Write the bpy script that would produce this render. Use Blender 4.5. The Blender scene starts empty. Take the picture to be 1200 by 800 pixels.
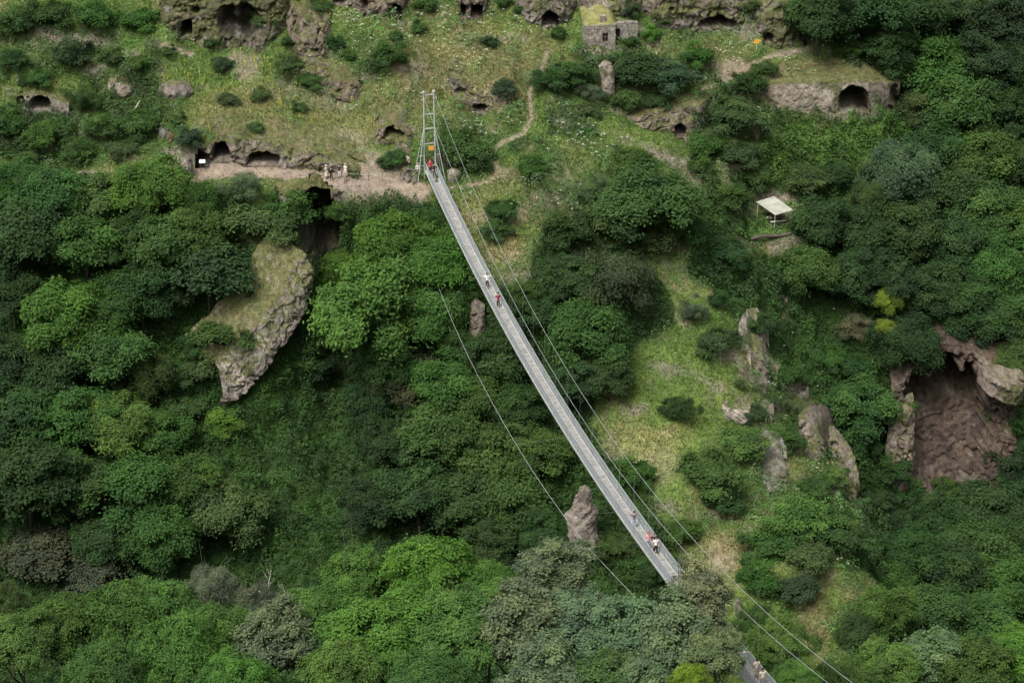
import bpy, bmesh, math, random
import numpy as np
from mathutils import Vector, Matrix

random.seed(7)
RNG = np.random.default_rng(7)
SC = bpy.context.scene
COL = SC.collection
CAMZ = 130.0
PITCH = math.radians(27.0)
CP, SP = math.cos(PITCH), math.sin(PITCH)
F = 70.0 / 36.0 * 1200.0          # focal length in photo pixels

# ------------------------------------------------------------------ camera geometry used for surveying the site
def slope_at(py):
    v = (np.asarray(py, float) - 400.0) / F
    return (SP + v * CP) / (CP - v * SP)

def ray_pt(px, py, Y):
    """world point seen at photo pixel (px,py) at horizontal distance Y"""
    u = (np.asarray(px, float) - 600.0) / F
    v = (np.asarray(py, float) - 400.0) / F
    Y = np.asarray(Y, float)
    k = Y / (CP - v * SP)
    return np.stack([u * k, Y + 0 * k, CAMZ - (SP + v * CP) * k], -1)

def to_pix(P):
    P = np.asarray(P, float)
    X, Y, Z = P[..., 0], P[..., 1], P[..., 2] - CAMZ
    dep = np.maximum(Y * CP - Z * SP, 1e-3)
    upc = Y * SP + Z * CP
    return 600 + F * X / dep, 400 - F * upc / dep

def slant(P):
    P = np.asarray(P, float)
    return float(P[1] * CP - (P[2] - CAMZ) * SP)

# ------------------------------------------------------------------ noise
def _hash(ix, iy, iz, seed):
    n = (ix.astype(np.int64) * 374761393 + iy.astype(np.int64) * 668265263 + iz.astype(np.int64) * 2147483647 + seed * 974634721) & 0xFFFFFFFF
    n = ((n ^ (n >> 13)) * 1274126177) & 0xFFFFFFFF
    n = n ^ (n >> 16)
    return (n & 0xFFFF) / 65535.0

def vnoise(P, seed=0):
    P = np.asarray(P, float)
    fl = np.floor(P)
    f = P - fl
    f = f * f * f * (f * (f * 6 - 15) + 10)
    ix, iy, iz = fl[..., 0], fl[..., 1], fl[..., 2]
    def h(a, b, c): return _hash(ix + a, iy + b, iz + c, seed)
    fx, fy, fz = f[..., 0], f[..., 1], f[..., 2]
    x00 = h(0,0,0) * (1-fx) + h(1,0,0) * fx
    x10 = h(0,1,0) * (1-fx) + h(1,1,0) * fx
    x01 = h(0,0,1) * (1-fx) + h(1,0,1) * fx
    x11 = h(0,1,1) * (1-fx) + h(1,1,1) * fx
    return ((x00 * (1-fy) + x10 * fy) * (1-fz) + (x01 * (1-fy) + x11 * fy) * fz) * 2 - 1

def fbm(P, octs=4, seed=0, gain=0.5):
    P = np.asarray(P, float)
    a, s, t = 1.0, np.zeros(P.shape[:-1]), 0.0
    for o in range(octs):
        s = s + a * vnoise(P, seed + o * 17)
        t += a
        a *= gain
        P = P * 2.03 + 11.7
    return s / t

def fbm2(X, Y, sc, octs=4, seed=0, gain=.5):
    return fbm(np.stack([np.asarray(X) / sc, np.asarray(Y) / sc, np.zeros_like(np.asarray(X, float)) + seed * 3.1], -1), octs, seed, gain)

def sstep(a, b, x):
    t = np.clip((x - a) / (b - a), 0, 1)
    return t * t * (3 - 2 * t)

# ------------------------------------------------------------------ terrain profiles: photo column -> [(photo row, distance)]
LEFT_TAIL = [(172,-127),(162,-123),(150,-113),(140,-106),(128,-101),(115,-96),(105,-90),(96,-86.2),(85,-84),(40,-45),(0,-3)]
MID_TAIL = [(171,-128),(162,-124),(150,-114),(140,-107),(128,-102),(115,-97),(105,-90.5),(96,-86.2),(85,-84),(40,-45),(0,-3)]
RIGHT_TAIL = [(142,-112),(135,-107),(125,-101.5),(115,-97),(105,-90.5),(96,-86.2),(85,-84),(40,-45),(0,-3)]
COLS = [
 (-260, LEFT_TAIL, [(-150,262),(0,246),(60,240),(130,232),(200,223),(300,213),(400,205),(500,198),(600,190),(660,185)]),
 (0,   LEFT_TAIL, [(-150,264),(0,246),(60,240),(105,234.5),(130,232.5),(150,230),(196,223.2),(212,220),(300,213),(400,205),(500,198),(600,190),(660,185)]),
 (120, LEFT_TAIL, [(-150,264),(0,245),(60,239.5),(100,235),(128,232.5),(150,229.5),(198,223.2),(214,220),(300,213),(400,206),(500,199),(600,190.5),(660,185)]),
 (225, LEFT_TAIL, [(-150,262),(0,243.5),(72,238),(100,235),(165,224),(200,222.8),(213,219.6),(240,217),(300,212),(400,207),(470,203),(600,192),(660,186)]),
 (300, LEFT_TAIL, [(-150,262),(0,244),(75,238),(165,224),(198,222.8),(212,219.5),(225,217.5),(260,215),(290,211),(380,204.5),(425,203),(470,202),(500,200.5),(600,192),(660,186)]),
 (350, LEFT_TAIL, [(-150,262),(0,245),(75,237),(150,227),(196,222.9),(212,219.5),(225,217.7),(240,217),(260,214.5),(300,210.5),(345,207.5),(372,206.8),(400,206.2),(480,202.5),(600,192),(660,185)]),
 (385, MID_TAIL, [(-150,264),(0,246),(100,235),(150,228),(197,223),(215,219.2),(224,218.8),(250,218.7),(300,218.4),(350,217.8),(410,214.2),(480,206.5),(600,191),(660,184.5)]),
 (450, MID_TAIL, [(-150,264),(0,246),(100,234),(140,229),(165,226.5),(197,223),(217,219.3),(230,218),(260,217),(300,214),(400,207),(500,199),(600,190),(660,184)]),
 (502, MID_TAIL, [(-150,264),(0,247),(100,234.5),(140,229.5),(165,227),(197,223.5),(222,219.5),(260,216.5),(300,213.5),(400,206),(500,198.5),(600,189.5),(660,183.5)]),
 (600, MID_TAIL, [(-150,266),(0,248),(60,240),(100,235),(200,223.5),(225,220),(260,215.5),(300,211.5),(400,204),(500,196.5),(600,188),(660,183)]),
 (700, MID_TAIL, [(-150,266),(0,249),(20,246),(55,243),(66,241.5),(120,234),(200,224),(300,212),(400,203),(500,194.5),(600,185),(660,179)]),
 (800, RIGHT_TAIL, [(-150,270),(0,250),(55,245),(120,236),(152,233),(200,227),(300,214.5),(340,209.5),(400,203),(500,193),(600,183),(660,176),(720,168),(790,155)]),
 (870, RIGHT_TAIL, [(-150,272),(0,250.5),(60,245),(95,241.5),(140,236),(200,229.5),(300,218),(400,206),(415,203.5),(490,197.5),(510,194),(600,183),(660,175),(720,166),(800,152)]),
 (915, RIGHT_TAIL, [(-150,274),(0,252),(60,246),(95,241.5),(132,239.5),(150,237),(240,229),(262,225.5),(300,222),(400,212.5),(480,204.5),(500,198.5),(560,190),(600,184.5),(660,175.5),(720,166),(800,152)]),
 (960, RIGHT_TAIL, [(-150,278),(0,256),(80,245.5),(100,242),(130,240.8),(150,239),(240,231),(300,225),(400,216),(500,208),(520,198),(600,187),(660,177.5),(720,168),(800,154)]),
 (1010, RIGHT_TAIL, [(-150,284),(0,264),(60,253),(95,244.5),(130,243),(150,241),(240,233),(300,227),(400,217.5),(500,210),(590,201),(615,188.5),(660,180),(720,171),(800,157)]),
 (1060, RIGHT_TAIL, [(-150,290),(0,270),(60,263),(130,252),(180,244),(240,236),(300,229),(400,218.5),(500,211.5),(600,203.5),(640,196),(720,180),(800,164)]),
 (1110, RIGHT_TAIL, [(-150,292),(0,274),(100,259),(180,248),(240,239.5),(300,231),(390,219.5),(480,214.5),(600,207),(640,200),(720,185),(800,168)]),
 (1200, RIGHT_TAIL, [(-150,292),(0,274),(100,259),(200,244),(300,229.5),(400,217.5),(450,214),(520,211.5),(600,204.5),(700,188),(800,170)]),
 (1460, RIGHT_TAIL, [(-150,290),(0,272),(100,257),(200,242),(300,228),(400,216),(520,208),(600,201),(700,186),(800,170)]),
]
YT = np.arange(0, 460.01, 0.5)
def _build_table():
    tab = []
    for px, tail, prof in COLS:
        ys = [y for _, y in prof]; zs = [-float(slope_at(r)) * y for r, y in prof]
        y0, z0 = ys[0], zs[0]
        ext = [(y0 + 160, z0 + 70), (y0 + 40, z0 + 26)]
        ys = [e[0] for e in ext] + ys + [t[0] for t in tail]
        zs = [e[1] for e in ext] + zs + [t[1] for t in tail]
        o = np.argsort(ys)
        z = np.interp(YT, np.array(ys)[o], np.array(zs)[o])
        ker = np.exp(-0.5 * (np.arange(-4, 5) * .5 / 0.55) ** 2); ker /= ker.sum()
        z = np.convolve(np.pad(z, 4, mode='edge'), ker, 'valid')
        tab.append(z)
    return np.array([c[0] for c in COLS], float), np.array(tab)
CPX, CTAB = _build_table()
_fine_px = np.arange(-260, 1461, 10.0)
_FT = np.empty((len(_fine_px), len(YT)))
for j in range(len(YT)):
    _FT[:, j] = np.interp(_fine_px, CPX, CTAB[:, j])
_k = np.exp(-0.5 * (np.arange(-3, 4) / 1.3) ** 2); _k /= _k.sum()
for j in range(len(YT)):
    _FT[:, j] = np.convolve(np.pad(_FT[:, j], 3, mode='edge'), _k, 'valid')

def base_ground(X, Y):
    X = np.asarray(X, float); Y = np.asarray(Y, float)
    Yc = np.clip(Y, 0, 459.4)
    j = np.floor(Yc / .5).astype(int); fy = Yc / .5 - j
    z = -0.55 * Yc
    for it in range(5):
        dep = np.maximum(Yc * CP - z * SP, 12.0)
        px = np.clip(600 + F * X / dep, -259.9, 1459.9)
        g = (px + 260) / 10.0
        i = np.clip(np.floor(g).astype(int), 0, len(_fine_px) - 2); fx = g - i
        a = _FT[i, j] * (1 - fy) + _FT[i, j + 1] * fy
        b = _FT[i + 1, j] * (1 - fy) + _FT[i + 1, j + 1] * fy
        z = a * (1 - fx) + b * fx
    return z + CAMZ

def seg_dist(X, Y, pts):
    """distance from points to a polyline in plan"""
    d = np.full(np.shape(X), 1e9)
    for (x0, y0), (x1, y1) in zip(pts[:-1], pts[1:]):
        dx, dy = x1 - x0, y1 - y0
        t = np.clip(((X - x0) * dx + (Y - y0) * dy) / (dx * dx + dy * dy + 1e-9), 0, 1)
        d = np.minimum(d, np.hypot(X - x0 - t * dx, Y - y0 - t * dy))
    return d

_MY = np.arange(150, 330, 0.2)
def march(px, py, gfun):
    P = ray_pt(px, py, _MY)
    g = gfun(P[:, 0], P[:, 1])
    below = np.nonzero(P[:, 2] <= g)[0]
    i = below[0] if len(below) else len(_MY) - 1
    return np.array([P[i, 0], P[i, 1], g[i]])

PATHS_PX = [
 ('main', 1.6, [(212,213),(245,203),(300,203),(350,206),(400,209),(440,213),(492,222)]),
 ('left', 0.85, [(20,203),(60,205),(110,204),(150,216),(212,213)]),
 ('trail', 0.45, [(335,150),(352,156),(372,168),(398,181),(428,194)]),
 ('climb', 0.32, [(642,60),(634,85),(622,105),(620,122),(624,138),(612,158),(590,168),(572,185),(583,198),(575,214),(520,222)]),
 ('upper', 0.4, [(815,112),(850,93),(875,80),(905,66),(950,58)]),
 ('slope', 0.3, [(180,52),(205,58),(225,66)]),
]
PATHS = []
for nm, w, pl in PATHS_PX:
    PATHS.append((nm, w, [tuple(march(a, b, base_ground)[:2]) for a, b in pl]))

_g = march(908, 267, base_ground)
PADS = [(_g[0] + .3, _g[1] + 2.0, 3.0, 2.6, _g[2] + .1)]        # levelled terraces: x, y, radius, fade, height
def ground(X, Y):
    X = np.asarray(X, float); Y = np.asarray(Y, float)
    z = base_ground(X, Y)
    pd = np.full(np.shape(X), 9.0)
    for nm, w, pl in PATHS:
        pd = np.minimum(pd, seg_dist(X, Y, pl) - w)
    amp = 0.12 + 0.88 * sstep(0, 3.0, pd)
    far = sstep(100, 165, Y)
    n = fbm2(X, Y, 11, 3, 1) * 1.5 + fbm2(X, Y, 3.6, 3, 5) * .75 + fbm2(X, Y, 1.1, 2, 9) * .2
    # little terraces and banks across the hillside
    t = fbm2(X * .35, Y, 3.2, 2, 21)
    n = n + np.sign(t) * np.abs(t) ** .5 * .75
    z = z + n * amp * far
    for x0, y0, r, fd, zp in PADS:
        w = 1 - sstep(r, r + fd, np.hypot(X - x0, Y - y0))
        z = z * (1 - w) + zp * w
    return z

def hit(px, py):
    return march(px, py, ground)

# ------------------------------------------------------------------ mesh helpers
def new_mesh(name, V, faces=None, quads=None, tris=None, smooth=False):
    me = bpy.data.meshes.new(name)
    V = np.asarray(V, np.float32)
    if faces is not None:
        me.from_pydata([tuple(map(float, v)) for v in V], [], [tuple(map(int, f)) for f in faces])
    else:
        fs = np.asarray(quads if quads is not None else tris, np.int32)
        k = fs.shape[1]
        me.vertices.add(len(V)); me.vertices.foreach_set('co', V.ravel())
        me.loops.add(fs.size); me.loops.foreach_set('vertex_index', fs.ravel())
        me.polygons.add(len(fs))
        me.polygons.foreach_set('loop_start', np.arange(0, fs.size, k, dtype=np.int32))
        me.polygons.foreach_set('loop_total', np.full(len(fs), k, np.int32))
    me.update(calc_edges=True)
    me.polygons.foreach_set('use_smooth', np.full(len(me.polygons), bool(smooth)))
    return me

def set_col(me, cols):
    c = np.ones((len(me.vertices), 4), np.float32)
    c[:, :3] = np.clip(cols, 0, 1)
    a = me.attributes.new('Col', 'FLOAT_COLOR', 'POINT')
    a.data.foreach_set('color', c.ravel())

def set_float(me, name, vals):
    a = me.attributes.new(name, 'FLOAT', 'POINT')
    a.data.foreach_set('value', np.asarray(vals, np.float32))

def link(name, me, mat=None, parent=None, loc=None):
    o = bpy.data.objects.new(name, me)
    COL.objects.link(o)
    if mat is not None and me is not None and len(me.materials) == 0:
        me.materials.append(mat)
    if parent is not None: o.parent = parent
    if loc is not None: o.location = [float(c) for c in loc]
    return o

def tag(o, label=None, cat=None, group=None, kind=None):
    if label: o['label'] = label
    if cat: o['category'] = cat
    if group: o['group'] = group
    if kind: o['kind'] = kind
    return o

def empty(name, loc, rz=0.0):
    o = bpy.data.objects.new(name, None); COL.objects.link(o)
    o.location = [float(c) for c in loc]; o.rotation_euler = (0, 0, rz)
    o.empty_display_size = .3
    return o

class MB:
    """collects boxes, bars and tubes into one mesh"""
    def __init__(s): s.v = []; s.f = []
    def add(s, V, Fc):
        b = len(s.v); s.v += [tuple(map(float, p)) for p in V]; s.f += [tuple(i + b for i in f) for f in Fc]
    def box(s, lo, hi, M=None):
        P = [Vector((x, y, z)) for z in (lo[2], hi[2]) for y in (lo[1], hi[1]) for x in (lo[0], hi[0])]
        if M is not None: P = [M @ p for p in P]
        s.add(P, [(0,2,3,1),(4,5,7,6),(0,1,5,4),(2,6,7,3),(0,4,6,2),(1,3,7,5)])
    def tube(s, pts, r, n=6, cap=True):
        pts = [Vector(p) for p in pts]
        rs = r if hasattr(r, '__len__') else [r] * len(pts)
        rings = []
        for i, p in enumerate(pts):
            d = (pts[min(i + 1, len(pts) - 1)] - pts[max(i - 1, 0)])
            d = d.normalized() if d.length > 1e-9 else Vector((0, 0, 1))
            a = d.cross(Vector((0, 0, 1)) if abs(d.z) < .93 else Vector((1, 0, 0))).normalized(); b = d.cross(a)
            rings.append([p + (a * math.cos(2*math.pi*k/n) + b * math.sin(2*math.pi*k/n)) * rs[i] for k in range(n)])
        V = [q for rg in rings for q in rg]; Fc = []
        for i in range(len(pts) - 1):
            for k in range(n):
                a, b = i * n + k, i * n + (k + 1) % n
                Fc.append((a, b, b + n, a + n))
        if cap:
            Fc.append(tuple(range(n))[::-1]); Fc.append(tuple((len(pts) - 1) * n + k for k in range(n)))
        s.add(V, Fc)
    def beam(s, p, q, w, h=None):
        """rectangular bar from p to q"""
        h = h or w
        p, q = Vector(p), Vector(q); d = (q - p); L = d.length; d.normalize()
        a = d.cross(Vector((0, 0, 1)) if abs(d.z) < .93 else Vector((0, 1, 0))).normalized(); b = a.cross(d)
        V = [e + a * sx * w / 2 + b * sz * h / 2 for e in (p, q) for sx, sz in ((-1,-1),(1,-1),(1,1),(-1,1))]
        s.add(V, [(3,2,1,0),(4,5,6,7),(0,1,5,4),(1,2,6,5),(2,3,7,6),(3,0,4,7)])
    def build(s, name, mat, parent=None, smooth=False, loc=None):
        me = bpy.data.meshes.new(name); me.from_pydata(s.v, [], s.f); me.update()
        if smooth: me.polygons.foreach_set('use_smooth', np.full(len(me.polygons), True))
        return link(name, me, mat, parent, loc)

# ------------------------------------------------------------------ materials
def mat_new(name):
    m = bpy.data.materials.new(name); m.use_nodes = True
    nt = m.node_tree; nt.nodes.clear()
    return m, nt, nt.nodes, nt.links

def N(nodes, t, **kw):
    n = nodes.new(t)
    for k, v in kw.items():
        if k.startswith('i_'):
            n.inputs[k[2:].replace('_', ' ')].default_value = v
        else: setattr(n, k, v)
    return n

def mixc(nodes, links, typ, fac, a, b):
    n = nodes.new('ShaderNodeMix'); n.data_type = 'RGBA'; n.blend_type = typ
    for sock, val in ((n.inputs[0], fac), (n.inputs[6], a), (n.inputs[7], b)):
        if hasattr(val, 'links') or isinstance(val, bpy.types.NodeSocket): links.new(val, sock)
        elif isinstance(val, (int, float)): sock.default_value = val
        else: sock.default_value = (*val, 1)
    return n.outputs[2]

def ramp(nodes, links, src, stops):
    n = nodes.new('ShaderNodeValToRGB')
    e = n.color_ramp.elements
    while len(e) < len(stops): e.new(.5)
    for el, (p, c) in zip(e, stops):
        el.position = p; el.color = (*c, 1) if len(c) == 3 else c
    links.new(src, n.inputs[0])
    return n.outputs[0]

def noise(nodes, links, scale, detail=4, rough=.6, obj=False):
    tc = nodes.new('ShaderNodeNewGeometry') if not obj else nodes.new('ShaderNodeTexCoord')
    n = nodes.new('ShaderNodeTexNoise')
    n.inputs['Scale'].default_value = scale; n.inputs['Detail'].default_value = detail; n.inputs['Roughness'].default_value = rough
    links.new(tc.outputs['Position' if not obj else 'Object'], n.inputs['Vector'])
    return n.outputs['Fac']

def surface_mat(name, bump=.3, contrast=(.6, 1.35), scales=(1.1, 6.0), rough=.95):
    m, nt, nd, lk = mat_new(name)
    at = N(nd, 'ShaderNodeAttribute', attribute_name='Col')
    n1 = noise(nd, lk, scales[0], 5); n2 = noise(nd, lk, scales[1], 5, .7)
    lo, hi = contrast
    r1 = ramp(nd, lk, n1, [(.3, (lo,) * 3), (.7, (hi,) * 3)])
    r2 = ramp(nd, lk, n2, [(.32, (lo,) * 3), (.68, (hi,) * 3)])
    c = mixc(nd, lk, 'MULTIPLY', 1.0, at.outputs['Color'], r1)
    c = mixc(nd, lk, 'MULTIPLY', 1.0, c, r2)
    b = N(nd, 'ShaderNodeBsdfPrincipled', i_Roughness=rough)
    b.inputs['Specular IOR Level'].default_value = .15
    lk.new(c, b.inputs['Base Color'])
    bp = N(nd, 'ShaderNodeBump'); bp.inputs['Strength'].default_value = bump; bp.inputs['Distance'].default_value = .35
    ad = N(nd, 'ShaderNodeMath', operation='ADD'); lk.new(n1, ad.inputs[0]); lk.new(n2, ad.inputs[1])
    lk.new(ad.outputs[0], bp.inputs['Height']); lk.new(bp.outputs[0], b.inputs['Normal'])
    o = N(nd, 'ShaderNodeOutputMaterial'); lk.new(b.outputs[0], o.inputs[0])
    return m

def leaf_mat(name, use_obj=True, transl=.3):
    m, nt, nd, lk = mat_new(name)
    if use_obj:
        oi = N(nd, 'ShaderNodeObjectInfo'); base = oi.outputs['Color']
        at = N(nd, 'ShaderNodeAttribute', attribute_name='tone')
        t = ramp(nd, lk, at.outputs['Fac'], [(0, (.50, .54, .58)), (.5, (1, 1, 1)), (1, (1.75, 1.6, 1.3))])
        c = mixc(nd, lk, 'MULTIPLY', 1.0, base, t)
    else:
        at = N(nd, 'ShaderNodeAttribute', attribute_name='Col'); c = at.outputs['Color']
    b = N(nd, 'ShaderNodeBsdfPrincipled', i_Roughness=.6)
    b.inputs['Specular IOR Level'].default_value = .22
    lk.new(c, b.inputs['Base Color'])
    tr = N(nd, 'ShaderNodeBsdfTranslucent')
    c2 = mixc(nd, lk, 'MULTIPLY', 1.0, c, (1.25, 1.3, .6)); lk.new(c2, tr.inputs['Color'])
    mx = N(nd, 'ShaderNodeMixShader'); mx.inputs[0].default_value = transl
    lk.new(b.outputs[0], mx.inputs[1]); lk.new(tr.outputs[0], mx.inputs[2])
    o = N(nd, 'ShaderNodeOutputMaterial'); lk.new(mx.outputs[0], o.inputs[0])
    return m

def plain_mat(name, col, rough=.6, metal=0.0, var=.25, scale=4.0):
    m, nt, nd, lk = mat_new(name)
    n1 = noise(nd, lk, scale, 4)
    r = ramp(nd, lk, n1, [(.3, tuple(c * (1 - var) for c in col)), (.7, tuple(min(1, c * (1 + var)) for c in col))])
    b = N(nd, 'ShaderNodeBsdfPrincipled', i_Roughness=rough, i_Metallic=metal)
    b.inputs['Specular IOR Level'].default_value = .3
    lk.new(r, b.inputs['Base Color'])
    o = N(nd, 'ShaderNodeOutputMaterial'); lk.new(b.outputs[0], o.inputs[0])
    return m

def stone_mat(name, c1, c2, scale=2.6):
    m, nt, nd, lk = mat_new(name)
    g = N(nd, 'ShaderNodeNewGeometry')
    vo = N(nd, 'ShaderNodeTexVoronoi'); vo.inputs['Scale'].default_value = scale; lk.new(g.outputs['Position'], vo.inputs['Vector'])
    ve = N(nd, 'ShaderNodeTexVoronoi', feature='DISTANCE_TO_EDGE'); ve.inputs['Scale'].default_value = scale; lk.new(g.outputs['Position'], ve.inputs['Vector'])
    sp = N(nd, 'ShaderNodeSeparateColor'); lk.new(vo.outputs['Color'], sp.inputs[0])
    c = ramp(nd, lk, sp.outputs[0], [(0, c1), (1, c2)])
    n2 = noise(nd, lk, 7, 4)
    c = mixc(nd, lk, 'MULTIPLY', 1.0, c, ramp(nd, lk, n2, [(.3, (.65,) * 3), (.7, (1.3,) * 3)]))
    joint = ramp(nd, lk, ve.outputs['Distance'], [(.02, (.45,) * 3), (.09, (1,) * 3)])
    c = mixc(nd, lk, 'MULTIPLY', 1.0, c, joint)
    b = N(nd, 'ShaderNodeBsdfPrincipled', i_Roughness=.95); b.inputs['Specular IOR Level'].default_value = .1
    lk.new(c, b.inputs['Base Color'])
    bp = N(nd, 'ShaderNodeBump'); bp.inputs['Strength'].default_value = .6; bp.inputs['Distance'].default_value = .1
    lk.new(joint, bp.inputs['Height']); lk.new(bp.outputs[0], b.inputs['Normal'])
    o = N(nd, 'ShaderNodeOutputMaterial'); lk.new(b.outputs[0], o.inputs[0])
    return m

M = {}
M['ground'] = surface_mat('hillside_ground', .5, (.68, 1.3), (1.3, 7.0))
M['rock'] = surface_mat('tuff_rock', 1.0, (.55, 1.4), (1.6, 7.0))
M['leaf'] = leaf_mat('leaf', True, .36)
M['herb'] = leaf_mat('herb_leaf', False, .25)
M['bark'] = plain_mat('bark', (.085, .07, .055), .9, 0, .4, 3)
M['steel'] = plain_mat('galvanised_steel', (.42, .44, .44), .5, .25, .15, 2)
M['white_steel'] = plain_mat('pale_painted_steel', (.42, .42, .405), .55, .0, .2, 2)
M['cable'] = plain_mat('cable_steel', (.33, .34, .33), .55, .2, .2, 2)
M['wire'] = plain_mat('wire_mesh', (.50, .53, .54), .5, .1, .1, 2)
M['deck'] = plain_mat('deck_grating', (.26, .248, .228), .8, .0, .3, 1.5)
M['stone'] = stone_mat('house_stone', (.20, .175, .145), (.40, .36, .31), 3.0)
M['wallstone'] = stone_mat('ruin_stone', (.24, .20, .17), (.46, .40, .35), 3.2)
M['wood'] = plain_mat('old_wood', (.14, .10, .07), .85, 0, .35, 6)
M['palewood'] = plain_mat('pale_wood', (.50, .47, .42), .8, 0, .2, 6)
M['tin'] = plain_mat('tin_roof', (.36, .365, .30), .6, .0, .22, .9)
M['dark'] = plain_mat('interior_shade', (.02, .018, .016), .9, 0, .2, 4)  # near-black colour standing in for the shade inside openings
M['orange'] = plain_mat('orange_sign', (.72, .36, .05), .5, 0, .08, 4)
M['signwhite'] = plain_mat('white_board', (.58, .60, .60), .4, 0, .05, 4)
# ------------------------------------------------------------------ ground cover zones
GREEN = np.array((.112, .158, .038)); DRY = np.array((.24, .205, .10)); SOIL = np.array((.265, .21, .16))
LUSH = np.array((.064, .112, .026)); EARTH = np.array((.05, .05, .028)); ROCKC = np.array((.27, .225, .185))

GRASS_POLY = [
 [(-80,-400),(930,-400),(935,0),(1000,75),(1060,100),(1050,140),(890,140),(830,225),(800,320),(830,345),(880,395),(925,440),(975,535),(1012,600),(985,660),(1030,690),(1000,720),(990,830),(840,830),(850,700),(800,650),(735,560),(690,500),(705,430),(790,380),(790,330),(720,290),(640,285),(600,335),(560,320),(520,238),(210,228),(-80,212)],
 [(275,270),(362,285),(366,320),(330,375),(262,425),(262,395),(290,350),(300,300)],
 [(870,255),(900,225),(945,250),(950,290),(900,300),(870,285)],
]
def poly_sd(px, py, poly):
    """signed distance to a polygon, positive inside"""
    ins = np.zeros(np.shape(px), bool); d = np.full(np.shape(px), 1e9)
    n = len(poly)
    for i in range(n):
        (x0, y0), (x1, y1) = poly[i], poly[(i + 1) % n]
        c = ((y0 > py) != (y1 > py)) & (px < (x1 - x0) * (py - y0) / (y1 - y0 + 1e-9) + x0)
        ins ^= c
        dx, dy = x1 - x0, y1 - y0
        t = np.clip(((px - x0) * dx + (py - y0) * dy) / (dx * dx + dy * dy + 1e-9), 0, 1)
        d = np.minimum(d, np.hypot(px - x0 - t * dx, py - y0 - t * dy))
    return np.where(ins, d, -d)

# (cx, cy, rx, ry, strength)
DRY_SPOTS = [(520,80,130,80,.35),(560,90,90,45,.9),(610,70,60,35,.6),(470,70,50,30,.4),(640,250,45,25,.7),(600,215,60,18,.6),(560,250,40,30,.5),(590,290,30,20,.7),
 (320,130,110,30,.45),(430,130,60,30,.4),(720,60,40,15,.3),(860,95,70,25,.6),(960,85,70,16,.9),(830,70,50,25,.5),(1010,95,50,10,.8),(690,180,40,30,.3),
 (810,420,40,60,.35),(770,500,50,50,.45),(800,440,20,30,.5),(850,640,30,22,.9),(830,570,30,30,.5),(950,740,22,80,.8),(880,660,40,25,.5),(1010,690,30,20,.5),
 (745,520,35,40,.6),(880,420,25,20,.6),(900,300,40,20,.5),(820,210,30,20,.7),(310,300,50,25,.8),(300,390,40,30,.8),(290,410,20,12,.9),(70,122,40,10,.7),(760,130,30,12,.4),(940,560,30,40,.5),(330,200,100,10,.3)]
LUSH_SPOTS = [(100,30,120,40,.7),(240,75,60,28,.9),(40,160,110,40,.7),(150,60,50,25,.5),(740,420,50,50,.5),(800,430,50,60,.5),(760,470,60,40,.5),(800,380,40,30,.8),(700,220,90,50,.4),(460,20,40,15,.4),(400,60,50,30,.35),
 (780,460,35,30,.6),(1010,680,28,18,.5),(870,570,60,50,.3),(650,130,40,30,.4),(800,135,80,14,.6),(780,20,40,15,.4),(900,275,40,14,.7),(560,170,50,40,.4)]
SOIL_SPOTS = [(430,196,44,18,.9),(455,208,34,10,.8),(385,180,26,10,.6),(285,78,22,18,.7),(345,90,22,22,.45),(390,110,30,24,.4),(375,70,20,20,.4),(858,82,22,12,.8),(770,545,28,22,.35),(640,235,22,12,.5),(845,660,22,16,.6),
 (908,233,30,8,.8),(820,195,18,10,.5),(805,210,18,9,.6),(590,205,16,10,.5),(600,250,28,14,.4),(560,255,18,9,.4),(925,255,18,9,.5),(300,330,40,20,.35),(345,350,22,22,.6),(165,205,60,6,.5),(400,165,40,16,.5),(940,520,14,14,.4)]
BUSHY_SPOTS = [(40,160,90,42,1.0),(150,130,60,50,.9),(60,60,90,30,.6),(200,170,45,25,.7),(730,90,95,45,.85),(700,240,90,50,.8),(640,200,40,28,.6),(540,175,55,45,.7),(850,150,60,50,.9),(960,180,110,50,1.0),(870,210,80,40,.7),
 (870,560,60,50,.5),(920,490,40,30,.6),(960,600,60,50,.6),(900,700,40,40,.3),(430,60,60,25,.35),(790,70,60,30,.5),(380,110,40,25,.4),(880,620,70,40,.5),(760,610,40,40,.5),(1000,70,40,20,.5),(820,50,40,20,.3),(360,60,50,40,.3)]
def spots(px, py, lst, wob):
    w = np.zeros(np.shape(px))
    for cx, cy, rx, ry, s in lst:
        r = np.hypot((px - cx) / rx, (py - cy) / ry) + wob
        w = np.maximum(w, s * (1 - sstep(.55, 1.25, r)))
    return w

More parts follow.
